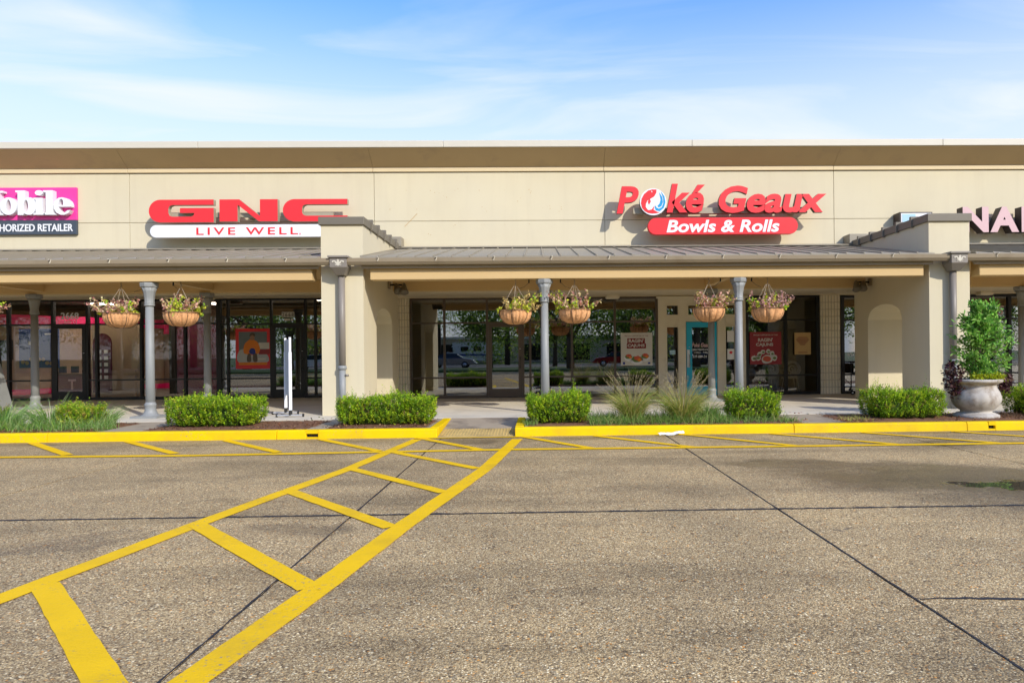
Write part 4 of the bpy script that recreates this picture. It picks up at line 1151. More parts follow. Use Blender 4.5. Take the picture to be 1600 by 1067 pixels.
# banner stand, edge on, on casters
t = thing('banner_stand', (-5.2, 14.3, .15), 'tall white rolling sign stand seen edge on, left of the first pier', 'sign stand')
ax = Vector((-.36, .70, 0)).normalized(); nx = Vector((ax.y, -ax.x, 0))
p0 = Vector((-5.08, 13.98, 0)); p1 = p0 + ax * .72
mid = (p0 + p1) / 2
for p in (p0, p1):
    MB().obox(p + Vector((0, 0, .85)), nx * .03, ax * .02, (0, 0, .62)).obox(p + Vector((0, 0, 1.62)), nx * .022, ax * .016, (0, 0, .15)).build('upright', WHITE, t, bevel=0.004)
    MB().obox(p + Vector((0, 0, .24)), nx * .032, ax * .03, (0, 0, .05)).build('foot_clamp', BLACK, t)
    MB().obox(p + Vector((-.01, 0, .19)), (.27, 0.02, 0), (0, .025, 0), (0, 0, .014)).build('foot_bar', SILVER, t, bevel=0.004)
    for sx in (-1, 1):
        c = p + Vector((-.01 + .26 * sx, .02 * sx, .185))
        MB().tube([c + Vector((-.012, 0, 0)), c + Vector((.012, 0, 0))], .034, 12).build('caster', BLACK, t)
MB().obox(mid + Vector((0, 0, 1.15)), nx * .012, ax * .335, (0, 0, .58)).build('sign_panel', mat('pale_blue_panel', (.45, .52, .58), .4), t)
# A-frame board at the left edge
t = thing('a_board', (-13.0, 16.4, .15), 'grey folding A-board sign standing at the left edge of the photo', 'sign board')
for sx in (-1, 1):
    MB().add([(-12.98 + sx * .02, 16.1, 1.27), (-12.98 + sx * .28, 16.02, .15), (-12.98 + sx * .28, 16.72, .15), (-12.98 + sx * .02, 16.65, 1.27),
              (-12.98 + sx * .045, 16.1, 1.275), (-12.98 + sx * .305, 16.02, .15), (-12.98 + sx * .305, 16.72, .15), (-12.98 + sx * .045, 16.65, 1.275)],
             [(0, 1, 2, 3), (4, 7, 6, 5), (0, 4, 5, 1), (1, 5, 6, 2), (2, 6, 7, 3), (3, 7, 4, 0)]).build('board_leaf', GREYP, t)
MB().add([(-12.98, 16.06, 1.262), (-13.25, 16.06, .155), (-12.71, 16.06, .155), (-12.98, 16.075, 1.262), (-13.25, 16.075, .155), (-12.71, 16.075, .155)], [(0, 1, 2), (3, 5, 4), (0, 3, 4, 1), (1, 4, 5, 2), (2, 5, 3, 0)]).build('end_gusset', GREYP, t)
# utility cart peeping out behind the right pier
t = thing('utility_cart', (9.0, 18.6, .15), 'black two-tier utility cart half hidden behind the right pier', 'cart')
f = MB()
for (x, y) in [(8.66, 18.35), (9.30, 18.35), (8.66, 18.85), (9.30, 18.85)]:
    f.tube([(x, y, .28), (x, y, 1.05)], .014, 6)
f.tube([(8.66, 18.35, 1.05), (9.30, 18.35, 1.05), (9.30, 18.85, 1.05), (8.66, 18.85, 1.05)], .014, 6, closed=True)
f.tube([(8.66, 18.35, .35), (9.30, 18.35, .98)], .010, 6); f.tube([(9.30, 18.35, .35), (8.66, 18.35, .98)], .010, 6)
f.build('frame', BLACK, t)
for z in (.30, .72):
    MB().box(8.65, 9.31, 18.34, 18.86, z, z + .03).build('shelf', SILVER if z < .5 else BLACK, t)
for (x, y) in [(8.68, 18.37), (9.28, 18.37), (8.68, 18.83), (9.28, 18.83)]:
    w = MB().tube([(x, y - .018, .21), (x, y + .018, .21)], .06, 14).build('caster', RUBBER, t)
    MB().tube([(x, y - .022, .21), (x, y + .022, .21)], .028, 10).build('hub', WHITE, w)
MB().box(8.8, 9.2, 18.42, 18.75, .752, 1.0).build('carton', KRAFT, t)

# posters in the windows
def poster(name, x0, x1, z0, z1, y, m, lab, cat_='poster'):
    t = thing(name, ((x0 + x1) / 2, y, z0), lab, cat_)
    MB().box(x0, x1, y, y + .006, z0, z1).build('sheet', m, t)
    return t
YPO = Yc - .012
def blob(t, m, x, z, r, y, ry=None, n=14):
    ry = ry or r
    MB().prism([(x + r * math.cos(a) * rnd.uniform(.85, 1.1), z + ry * math.sin(a) * rnd.uniform(.85, 1.1)) for a in np.linspace(0, 2 * PI, n + 1)[:-1]], y, y + .0015).build('print', m, t)
t = poster('window_poster', 2.285, 3.18, 1.015, 1.945, YPO, CREAMP, 'cream square poster with maroon lettering and rice bowls, left of the blue door')
letters('PROUD SUPPORTER OF THE', (2.40, 3.06, 1.835, 1.87), YPO - .003, .003, [MAROON], t, name='lettering', split=False)
MB().prism([(2.455, 1.50), (3.0, 1.50), (3.0, 1.645), (2.97, 1.645), (2.97, 1.79), (2.47, 1.79), (2.47, 1.645), (2.455, 1.645)], YPO - .003, YPO).build('print', MAROON, t)
letters("RAGIN'", (2.51, 2.93, 1.665, 1.77), YPO - .006, .003, [CREAMP], t, offset=.03, name='lettering', split=False)
letters('CAJUNS', (2.475, 2.96, 1.52, 1.628), YPO - .006, .003, [CREAMP], t, offset=.03, name='lettering', split=False)
for (x, z, q) in [(2.50, 1.27, .13), (2.97, 1.28, .14), (2.74, 1.20, .18)]:
    blob(t, WHITE, x, z - .04, q, YPO - .002, q * .75); blob(t, FOODG, x, z, q * .85, YPO - .004, q * .5); blob(t, FOODR, x + .01, z + .03, q * .6, YPO - .006, q * .35); blob(t, ORANGE, x + q * .4, z - .02, q * .35, YPO - .008, q * .25)
MB().box(3.05, 3.12, YPO - .003, YPO, 1.06, 1.11).build('print', NAVY, t)
MB().box(2.34, 2.40, YPO - .003, YPO, 1.05, 1.12).build('print', NAVY, t)
t = poster('window_poster', 5.945, 6.845, 1.015, 1.93, YPO - .05, REDP, 'dark red square poster with cream lettering, in the window right of the blue door')
letters('PROUD SUPPORTER OF THE', (6.05, 6.74, 1.825, 1.865), YPO - .053, .003, [CREAMP], t, name='lettering', split=False)
letters("RAGIN'", (6.18, 6.60, 1.655, 1.76), YPO - .053, .003, [CREAMP], t, offset=.03, name='lettering', split=False)
letters('CAJUNS', (6.12, 6.61, 1.51, 1.62), YPO - .053, .003, [CREAMP], t, offset=.03, name='lettering', split=False)
for (x, z, q) in [(6.06, 1.19, .08), (6.18, 1.2, .08), (6.22, 1.30, .07), (6.32, 1.37, .065), (6.47, 1.38, .065), (6.58, 1.32, .07), (6.64, 1.2, .09)]:
    blob(t, CREAMP, x, z, q, YPO - .053); blob(t, FOODG, x + .01, z - .01, q * .6, YPO - .055, q * .4)
blob(t, CREAMP, 6.43, 1.16, .17, YPO - .057, .13); blob(t, FOODR, 6.43, 1.17, .12, YPO - .06, .09)
t = poster('notice', 7.225, 7.69, 1.28, 1.905, YPO - .045, KRAFT, 'tan paper notice with small dark print in the dark window beside the tile pier', 'notice')
mb = MB()
for k in range(7):
    w = [.28, .34, .36, .33, .27, .20, .14][k]
    mb.box(7.455 - w / 2, 7.455 + w / 2, YPO - .048, YPO - .045, 1.76 - k * .034, 1.775 - k * .034)
mb.box(7.32, 7.59, YPO - .048, YPO - .045, 1.335, 1.35); mb.build('print', MAROON, t)
t = poster('window_poster', -8.955, -7.95, 1.02, 2.20, Yl - .014, LITPINK if False else RED, 'red-framed poster with an orange figure in the dark window left of the rolling sign stand')
MB().box(-8.86, -8.04, Yl - .018, Yl - .015, 1.13, 2.11).build('print', mat('grey_print', (.16, .19, .2), .6), t)
def cut(m, pts, y):
    MB().prism(catmull(pts, 4), y, y + .0015).build('print', m, t)
cut(mat('pale_print', (.45, .46, .45), .6), [(-8.85, 1.2), (-8.85, 1.55), (-8.6, 1.6), (-8.35, 1.52), (-8.05, 1.45), (-8.05, 1.2)], Yl - .0195)
cut(ORANGE, [(-8.72, 1.50), (-8.70, 1.72), (-8.60, 1.84), (-8.50, 1.90), (-8.40, 1.86), (-8.30, 1.78), (-8.24, 1.60), (-8.30, 1.46), (-8.45, 1.42), (-8.60, 1.44)], Yl - .022)
cut(mat('skin_print', (.34, .19, .12), .6), [(-8.52, 1.88), (-8.52, 1.99), (-8.46, 2.04), (-8.40, 1.99), (-8.40, 1.90), (-8.46, 1.86)], Yl - .024)
cut(BRFRAME, [(-8.54, 1.96), (-8.52, 2.05), (-8.44, 2.08), (-8.38, 2.03), (-8.40, 1.97), (-8.46, 2.01)], Yl - .026)
cut(NAVY, [(-8.56, 1.52), (-8.50, 1.62), (-8.40, 1.60), (-8.38, 1.48), (-8.48, 1.44)], Yl - .0245)
cut(BRFRAME, [(-8.62, 1.24), (-8.60, 1.44), (-8.52, 1.46), (-8.50, 1.24)], Yl - .0225)
cut(BRFRAME, [(-8.44, 1.24), (-8.44, 1.44), (-8.34, 1.46), (-8.32, 1.24)], Yl - .0225)
MB().box(-8.86, -8.04, Yl - .021, Yl - .0195, 1.13, 1.21).build('print', ORANGE, t)
MB().box(-8.28, -7.97, Yl - .021, Yl - .018, 1.60, 1.79).build('print', CREAMP, t)
MB().box(-8.4, -8.08, Yl - .021, Yl - .018, 1.28, 1.33).build('print', CREAMP, t)
MB().box(-8.28, -7.97, Yl - .021, Yl - .018, 1.44, 1.585).build('print', REDP, t)
t = poster('notice', 5.30, 5.50, 1.66, 1.98, YPO - .06, PAPER, 'upper white sheet taped in the sidelight right of the blue door', 'notice')
t = poster('notice', 5.30, 5.50, 1.16, 1.46, YPO - .06, PAPER, 'lower white sheet with a red mark in the sidelight right of the blue door', 'notice')
blob(t, RED, 5.40, 1.36, .045, YPO - .063)
t = poster('notice', 3.66, 3.82, 1.32, 1.44, YPO - .06, MATS['pale_blue_print'], 'small pale blue card in the sidelight left of the blue door', 'notice')
# lettering on glass
def decal(label, cat_, items, y):
    t = thing('window_lettering', (items[0][1][0], y, items[0][1][2]), label, cat_)
    for (txt, bxx, off, m, sh) in items:
        letters(txt, bxx, y, .003, [m], t, offset=off, name='lettering', split=False, shear=sh)
decal('white number and suite lettering on the glass above the leftmost shop door', 'lettering', [('2668', (-14.02, -13.50, 2.52, 2.72), .022, WHITE, 0), ('Suite C1', (-13.93, -13.56, 2.40, 2.49), .01, WHITE, 0)], Yl - .006)
t = thing('number_plate', (-7.4, Yl - .02, 2.47), 'black number on four white tiles above the dark door by the first pier', 'number sign')
for k, ch in enumerate('2668'):
    x = -7.60 + k * .093
    MB().box(x, x + .085, Yl - .014, Yl - .006, 2.52, 2.68).build('digit_tile', CREAMP, t)
    letters(ch, (x + .015, x + .07, 2.54, 2.66), Yl - .018, .003, [BLACK], t, name='digit', split=False)
MB().box(-7.54, -7.36, Yl - .014, Yl - .008, 2.425, 2.485).box(-7.33, -7.26, Yl - .014, Yl - .008, 2.425, 2.485).build('small_tiles', CREAMP, t)
decal('white and red opening-hours lettering on the glass of the blue door', 'lettering', [('Poké Geaux', (4.30, 4.85, 1.52, 1.64), .02, PALEPINK, .2), ('OPEN 7 DAYS A WEEK', (4.30, 4.86, 1.42, 1.475), .02, WHITE, 0), ('11:00am - 9:00pm', (4.36, 4.80, 1.33, 1.39), .01, WHITE, 0), ('337-889-34', (4.32, 4.72, 1.22, 1.29), .012, WHITE, 0)], Yc - .046)
decal('white WAX lettering on the narrow window between tile pier and right pier', 'lettering', [('WAX', (8.74, 9.25, 1.20, 1.32), .01, WHITE, 0), ('00', (8.93, 9.15, .96, 1.02), .0, WHITE, 0)], Yc - .006)
decal('white number lettering on the dark window at the right edge behind the potted shrub', 'lettering', [('2666', (13.0, 13.38, 1.06, 1.18), .01, WHITE, 0), ('S', (13.12, 13.30, 2.36, 2.62), 0, PALEPINK, .2)], Yc - .006)

# furniture seen through the glass
def chair(x, y, rz, lab):
    t = bpy.data.objects.new('cafe_chair', None); COL.objects.link(t); t.location = (x, y, .155); t.rotation_euler = (0, 0, rz)
    LOC[t] = Vector((0, 0, 0)); tag(t, lab, 'chair', 'white cafe chairs behind the glass')
    sh = [arc(0, .70, .25, .25, -50, 230, 24) + [(-.14, .45), (.14, .45)]]
    sp = [(.18 * math.cos(a) * k, .71 + .17 * math.sin(a) * k) for a, k in [(q, 1 - .0) for q in np.linspace(-.6, 4.6, 14)]]
    hole = [(.165 * math.cos(a), .71 + .165 * math.sin(a)) for a in np.linspace(-.5, 4.3, 16)] + [(.105 * math.cos(a), .71 + .105 * math.sin(a)) for a in np.linspace(4.3, -.5, 16)]
    hole2 = [(.07 * math.cos(a), .71 + .07 * math.sin(a)) for a in np.linspace(-.2, 4.6, 12)] + [(.03 * math.cos(a), .71 + .03 * math.sin(a)) for a in np.linspace(4.6, -.2, 12)]
    shape('backrest', sh + [hole, hole2], -.20, .03, [WHITE], t)
    MB().prism(arc(0, .05, .23, .24, 0, 360, 20)[:-1], .42, .45, axis='z').build('seat', WHITE, t)
    for sx, sy in [(-1, -1), (1, -1), (-1, 1), (1, 1)]:
        MB().tube([(sx * .15, sy * .15, .42), (sx * .21, sy * .2, 0)], .011, 6).build('leg', SILVER, t)
chair(6.72, 20.0, .05, 'left white chair with a swirl-cut back behind the glass under the red poster')
chair(7.37, 20.0, -.05, 'right white chair with a swirl-cut back behind the glass under the tan notice')
t = thing('cafe_table', (7.0, 20.9, .155), 'dark cafe table behind the two white swirl-back chairs', 'table')
MB().box(6.4, 7.7, 20.55, 21.2, .86, .90).build('table_top', WOODL, t)
for x in (6.55, 7.5):
    MB().tube([(x, 20.88, .155), (x, 20.88, .86)], .03, 8).build('leg', BLACK, t)
t = thing('bench', (6.25, 20.4, .155), 'wooden stool with splayed legs behind the glass under the red poster', 'stool')
MB().box(5.95, 6.45, 20.3, 20.6, .68, .72).build('seat', WOODL, t)
for sx in (-1, 1):
    MB().tube([(6.2 + sx * .18, 20.45, .68), (6.2 + sx * .24, 20.45, .16)], .02, 6).build('leg', WOODL, t)
t = thing('plastic_chair', (1.05, 20.0, .155), 'orange plastic chair behind the glass right of the middle column', 'chair')
MB().prism([(.84, .62), (1.26, .62), (1.22, 1.08), (1.17, 1.12), (.93, 1.12), (.88, 1.08)], 20.2, 20.23).build('backrest', mat('orange_plastic', (.5, .07, .02), .4), t)
MB().box(.86, 1.24, 19.8, 20.2, .58, .62).build('seat', MATS['orange_plastic'], t)
for sx in (.89, 1.21):
    for y in (19.83, 20.18):
        MB().tube([(sx, y, .58), (sx + (.04 if sx > 1 else -.04), y, .155)], .013, 6).build('leg', WOODL, t)
t = thing('counter', (3.9, 20.6, .155), 'beige counter front behind the sidelight left of the blue door', 'counter')
MB().box(2.6, 4.1, 20.3, 20.9, .155, 1.10).build('counter_front', mat('beige_laminate', (.45, .38, .28), .5), t)
MB().box(2.55, 4.15, 20.25, 20.95, 1.10, 1.14).build('counter_top', REDP, t)
t = thing('pumpkin', (3.74, 20.4, 1.14), 'small orange pumpkin on the counter behind the sidelight', 'pumpkin')
MB().lathe([(.02, 0), (.07, .01), (.09, .06), (.07, .11), (.02, .12)], (3.74, 20.4, 1.14), 16, mod=lambda a, z: 1 + .06 * math.cos(8 * a)).build('gourd', ORANGE, t)
MB().tube([(3.74, 20.4, 1.25), (3.745, 20.4, 1.29)], .012, 6).build('stalk', BARK, t)
t = thing('display_counter', (-15.4, 22.6, .155), 'wine red counter with a pale capital T behind the leftmost shop door', 'counter')
MB().box(-15.75, -14.75, 22.4, 23.0, .155, .86).build('counter_body', WINE, t)
MB().box(-15.8, -14.7, 22.35, 23.05, .86, .90).build('counter_top', WOODL, t)
letters('T', (-15.25, -15.01, .36, .70), 22.392, .006, [PALEPINK], t, name='letter', offset=.02)
MB().box(-15.7, -15.5, 22.6, 22.7, .90, 1.12).box(-15.3, -15.1, 22.6, 22.7, .90, 1.12).build('display_device', BLACK, t)
t = thing('wall_banner', (-15.9, 20.9, 1.0), 'blue printed banner behind the glass at the left, beside the first back column', 'poster')
MB().box(-15.72, -14.55, 20.95, 21.0, 1.1, 2.28).build('sheet', NAVY, t)
MB().box(-15.45, -15.3, 20.945, 20.95, 1.8, 1.9).build('print', WHITE, t)
MB().box(-14.95, -14.7, 20.945, 20.95, 2.1, 2.14).build('print', WHITE, t)
for k in range(9):
    blob(t, KRAFT, -15.6 + k * .12, 1.28 + rnd.uniform(-.1, .12), .06, 20.94)
t = thing('television', (-16.25, 20.95, 1.35), 'black screen behind the glass at the far left', 'screen')
MB().box(-16.75, -15.95, 20.98, 21.03, 1.35, 1.95).build('screen', BLACK, t)
MB().box(-16.40, -16.30, 21.0, 21.04, .16, 1.35).build('post', BLACK, t)
t = thing('display_wall', (-13.3, 21.7, .155), 'tan display wall with an arched wine-red niche inside the leftmost shop', 'shop display')
MB().box(-14.05, -12.62, 21.7, 21.85, .155, 2.42).build('wall_unit', mat('sand_laminate', (.40, .29, .19), .5, var=.08), t)
MB().prism([(-14.0, .3), (-13.42, .3), (-13.42, 1.85)] + arc(-13.71, 1.85, .29, .30, 0, 180, 10)[1:-1] + [(-14.0, 1.85)], 21.68, 21.7).build('niche', WINE, t)
for k in range(10):
    MB().box(-13.84 + (k % 2) * .2, -13.73 + (k % 2) * .2, 21.66, 21.68, .72 + (k // 2) * .2, .83 + (k // 2) * .2).build('product', PAPER, t)
MB().box(-13.15, -12.66, 21.62, 21.7, .155, 1.0).build('low_plinth', MATS['sand_laminate'], t)
t = thing('dark_backdrop', (-11.0, 23.2, .155), 'added dark wine-red partition behind the right-hand bays of the leftmost shop', 'backdrop')
MB().box(-12.3, -9.6, 23.2, 23.3, .155, 2.5).build('panel', WINE, t)  # added dark panel so the right half of the room reads darker
MB().box(-12.4, -12.2, 23.1, 23.3, .155, 2.6).build('post', BLACK, t)
t = thing('shop_shelf', (-6.0, 23.0, .155), 'dark stocked shelving deep inside the shop left of the first pier', 'shelf')
for k in range(5):
    MB().box(-8.9, -5.0, 25.3, 25.7, .5 + k * .45, .53 + k * .45).build('shelf_board', BRFRAME, t)
    for q in range(14):
        xx = -8.8 + q * .27
        MB().box(xx, xx + .15, 25.35, 25.55, .53 + k * .45, .53 + k * .45 + rnd.uniform(.15, .3)).build('product', rnd.choice([PAPER, RED, NAVY, ORANGE, FOODG, WINE]), t)
# ------------------------------------------------------------------ planting
HEDGE = [(.20, .37, .012), (.28, .45, .014), (.37, .52, .018), (.10, .20, .010), (.44, .53, .026), (.14, .24, .02)]
def hedge(x0, x1, y0, y1, h, lab, seed, n=None, cols=HEDGE, grp='clipped box shrubs along the kerb'):
    global rng
    rng = np.random.default_rng(seed)
    xc, yc = (x0 + x1) / 2, (y0 + y1) / 2
    t = thing('box_shrub', (xc, yc, .15), lab, 'shrub', grp)
    # solid core, coloured dark for the shade between the shoots
    core = MB(); nx, ny, nz = 14, 8, 6
    def surf(u, v, w):                 # superellipsoid-ish lump
        return None
    ks = 10; js = 16
    vs = []; fs = []
    for j in range(ks + 1):
        ph = -PI / 2 + PI * j / ks
        for i in range(js):
            a = 2 * PI * i / js
            sg = lambda q, e: math.copysign(abs(q) ** e, q)
            X = sg(math.cos(a), .35) * sg(math.cos(ph), .35); Y = sg(math.sin(a), .35) * sg(math.cos(ph), .35); Z = sg(math.sin(ph), .35)
            vs.append((xc + X * ((x1 - x0) / 2 - .09) * rnd.uniform(.95, 1.03), yc + Y * ((y1 - y0) / 2 - .09),   .135 + (h - .12) * (Z + 1) / 2))
    for j in range(ks):
        for i in range(js):
            fs.append((j * js + i, j * js + (i + 1) % js, (j + 1) * js + (i + 1) % js, (j + 1) * js + i))
    V = np.array(vs) - np.array(t.location); F = np.array(fs)
    link('shade_core', raw_mesh('shade_core', V, F, LEAF, tints(len(F), [(.05, .095, .012), (.07, .08, .025)], .2)), t)
    # shoots all over the outside: short upright sprigs of small leaves
    area_f = (x1 - x0) * h; area_t = (x1 - x0) * (y1 - y0); area_s = (y1 - y0) * h
    n = n or int(560 * (area_f * 1.5 + area_t + area_s * 2))
    pr = np.array([area_f * 1.3, area_f * .35, area_t * 1.0, area_s, area_s]); n0 = n; n = int(n * 1.5); side = np.r_[rng.choice(5, n0, p=pr / pr.sum()), np.full(n - n0, 5)]
    u = rng.uniform(0, 1, n); v = rng.uniform(0, 1, n)
    X = np.where(side <= 2, x0 + .04 + (x1 - x0 - .08) * u, np.where(side == 3, x0, x1))
    Y = np.where(side == 0, y0, np.where(side == 1, y1, y0 + (y1 - y0) * v))
    Zf = .15 + .03 + (h - .08) * np.where(side == 2, 1.0, v if True else v)
    Zs = .15 + .03 + (h - .08) * rng.uniform(0, 1, n)
    Z = np.where(side == 2, .15 + h - .05, np.where(side >= 3, Zs, .15 + .03 + (h - .08) * v))
    P = np.c_[X, Y, Z]
    fi = side == 5
    P[fi] = np.c_[rng.uniform(x0 + .06, x1 - .06, n - n0), rng.uniform(y0 + .05, y1 - .05, n - n0), rng.uniform(.17, .15 + h - .10, n - n0)]
    nrm = np.zeros((n, 3)); nrm[side == 0] = (0, -1, 0); nrm[side == 1] = (0, 1, 0); nrm[side == 2] = (0, 0, 1); nrm[side == 3] = (-1, 0, 0); nrm[side == 4] = (1, 0, 0); nrm[fi] = (0, -.3, .6)
    # round the corners, undercut the foot, wobble the outline
    rz = (P[:, 2] - .15) / h
    k = np.where(rz < .25, .05 * (1 - rz / .25), 0) + np.where(rz > .85, .06 * ((rz - .85) / .15) ** 2, 0)
    lump = .045 * np.sin(P[:, 0] * 7 + seed) * np.cos(P[:, 2] * 9 + seed * 2) + rng.normal(size=n) * .018
    cx_ = np.minimum(P[:, 0] - x0, x1 - P[:, 0]); cy_ = np.minimum(P[:, 1] - y0, y1 - P[:, 1])
    corner = np.where((side == 0) & (cx_ < .15), .10 * (1 - cx_ / .15) ** 2, 0) + np.where((side >= 3) & (cy_ < .12), .09 * (1 - cy_ / .12) ** 2, 0)
    P -= nrm * (k + corner + np.abs(lump))[:, None]
    top_dip = np.where(side == 2, .05 * np.minimum(1, np.maximum(0, (.15 - np.minimum(cx_, cy_ * 1.3)) / .15)) ** 2, 0)
    P[:, 2] -= top_dip
    # top line varies along the hedge
    P[:, 2] += np.where(side == 2, .04 * np.sin(P[:, 0] * 5.3 + seed) + .025 * np.sin(P[:, 0] * 13 + seed), 0)
    D = unit(nrm * .55 + np.array([0, 0, 1.0]) + rng.normal(size=(n, 3)) * .24)
    LS = rng.uniform(.05, .14, n) + np.where((side == 2) & (rng.uniform(0, 1, n) < .35), rng.exponential(.05, n), 0)
    LS *= np.where(side == 2, .75 + .5 * (np.sin(P[:, 0] * 8.7 + seed * 1.7) * np.sin(P[:, 0] * 3.1 + seed)) ** 2, 1)
    m = 10
    tq = (np.arange(m) + .5) / m
    PP = (P[:, None, :] + D[:, None, :] * (LS[:, None] * tq[None, :])[..., None]).reshape(-1, 3) + rng.normal(size=(n * m, 3)) * .005
    ang = np.tile(np.arange(m) * 2.4, n) + np.repeat(rng.uniform(0, 6.28, n), m)
    DD = np.repeat(D, m, 0)
    s1 = unit(np.cross(DD, np.array([.3, .2, 1.0]))); s2 = np.cross(DD, s1)
    LD = DD * .8 + s1 * np.cos(ang)[:, None] + s2 * np.sin(ang)[:, None]
    V, F = leaves(PP, LD, rng.uniform(.020, .036, n * m), rng.uniform(.013, .020, n * m), up=(0, 0, .5))
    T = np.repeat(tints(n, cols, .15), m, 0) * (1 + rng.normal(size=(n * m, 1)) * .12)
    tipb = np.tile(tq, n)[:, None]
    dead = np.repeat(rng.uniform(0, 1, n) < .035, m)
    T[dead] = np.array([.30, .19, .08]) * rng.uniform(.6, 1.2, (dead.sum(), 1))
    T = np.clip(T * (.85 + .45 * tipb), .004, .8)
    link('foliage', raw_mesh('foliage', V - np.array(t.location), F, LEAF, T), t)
    return t
hedge(-6.55, -5.08, 12.0, 12.85, .49, 'wide clipped box hedge left of the white rolling sign stand', 21)
hedge(-3.56, -2.32, 12.0, 12.80, .47, 'clipped box shrub at the foot of the first pier, left of its twin', 22)
hedge(-2.42, -1.96, 12.0, 12.75, .47, 'narrow clipped box shrub just left of the yellow kerb ramp', 23)
hedge(-.2, .84, 11.92, 12.7, .49, 'clipped box shrub just right of the yellow kerb ramp', 24)
hedge(3.44, 4.28, 12.05, 12.8, .46, 'small clipped box shrub right of the tall tan grasses, below the blue door', 25)
hedge(6.02, 7.24, 12.0, 12.85, .49, 'wide clipped box hedge left of the stone urn', 26)
hedge(8.78, 11.0, 12.1, 12.85, .52, 'clipped box hedge right of the stone urn, cut by the photo edge', 27)
hedge(-8.45, -7.85, 12.05, 12.6, .40, 'small yellow-green shrub amid the silvery grass at the left', 28, cols=[(.24, .40, .015), (.36, .48, .03), (.18, .32, .015), (.46, .44, .05)], grp='shrubs in the left bed')
hedge(-10.6, -9.6, 12.0, 12.6, .36, 'low dull green shrub under the silvery grass at the far left edge', 29, cols=[(.14, .26, .03), (.25, .32, .07), (.22, .22, .06)], grp='shrubs in the left bed')

def clump(name, x, y, n, h, spread, cols, lab, seed, cat_='grass', w=.009, arch=.9, group=None, seeds=None, z=.15, base=.09):
    global rng
    rng = np.random.default_rng(seed)
    t = thing(name, (x, y, z), lab, cat_, group)
    a = rng.uniform(0, 2 * PI, n); q = base * np.sqrt(rng.uniform(0, 1, n))
    Bp = np.c_[x + q * np.cos(a), y + q * np.sin(a), np.full(n, z - .01)]
    o = np.c_[np.cos(a), np.sin(a) * .8, np.zeros(n)]
    tilt = np.abs(rng.normal(0, 1, n))[:, None] * spread * .45
    D0 = o * tilt * .7 + np.array([0, 0, 1])
    D1 = o * (tilt + arch * rng.uniform(.3, 1.2, (n, 1))) + np.array([0, 0, 1]) * rng.uniform(-.5, .6, (n, 1))
    L = h * rng.uniform(.5, 1.15, n)
    V, F = blades(Bp, D0, D1, L, w, 5)
    T = np.tile(tints(n, cols, .2), (5, 1))
    link('blades', raw_mesh('blades', V - np.array(t.location), F, LEAF, T), t)
    if seeds:
        m = seeds
        a = rng.uniform(0, 2 * PI, m); o = np.c_[np.cos(a), np.sin(a) * .8, np.zeros(m)]
        Bp = np.c_[x + .05 * np.cos(a), y + .05 * np.sin(a), np.full(m, z)]
        til = np.abs(rng.normal(0, 1, m))[:, None] * spread * .35
        D0 = o * til * .7 + np.array([0, 0, 1]); D1 = o * (til + .5) + np.array([0, 0, .8])
        L = h * rng.uniform(.85, 1.25, m)
        V, F = blades(Bp, D0, D1, L, .005, 5)
        # seed heads as fuzzy tips
        tips = V.reshape(m, -1, 3)[:, -1]; tdir = unit(D1)
        k = 14
        P = (tips[:, None, :] - tdir[:, None, :] * (np.linspace(0, .16, k))[None, :, None]).reshape(-1, 3)
        V2, F2 = leaves(P, np.repeat(tdir, k, 0) + rng.normal(size=(m * k, 3)) * .35, .035, .006)
        tan = [(.42, .34, .17), (.35, .28, .12), (.5, .42, .25)]
        V, F, T = cat([(V, F, np.tile(tints(m, tan, .15), (5, 1))), (V2, F2, tints(m * k, tan, .15))])
        link('seed_heads', raw_mesh('seed_heads', V - np.array(t.location), F, LEAF, T), t)
    return t
STRAW = [(.50, .46, .13), (.34, .44, .08), (.58, .48, .17), (.24, .38, .05), (.42, .42, .11)]
GRASSG = [(.17, .32, .06), (.25, .37, .09), (.11, .24, .04), (.34, .36, .13)]
clump('ornamental_grass', 1.62, 12.15, 760, .80, .72, STRAW, 'left tan ornamental grass clump with arching seed heads by the kerb', 31, seeds=70, group='tall ornamental grasses in the bed')
clump('ornamental_grass', 2.52, 12.1, 950, .78, .78, STRAW, 'right ornamental grass clump, paler and bushier, above the white litter', 32, seeds=80, group='tall ornamental grasses in the bed', base=.14)
clump('ornamental_grass', 3.0, 12.3, 260, .52, .9, GRASSG, 'low green grass tuft between the right tan grass and the small box shrub', 33, group='tall ornamental grasses in the bed')
SILV = [(.22, .42, .10), (.32, .48, .18), (.16, .35, .05), (.42, .52, .22), (.28, .45, .06)]
for k, (x, y, h, lab) in enumerate([(-10.35, 12.3, .62, 'silvery green grass tuft at the left edge of the photo'), (-9.45, 12.2, .66, 'silvery green grass tuft below the first back column'), (-8.75, 12.4, .62, 'silvery grass tuft beside the yellow-green shrub on its left'), (-7.95, 12.45, .5, 'silvery grass tuft at the right end of the left bed')]):
    clump('tufted_grass', x, y, 360, h, .95, SILV, lab, 41 + k, w=.011, group='silvery grass tufts in the left bed', base=.22)
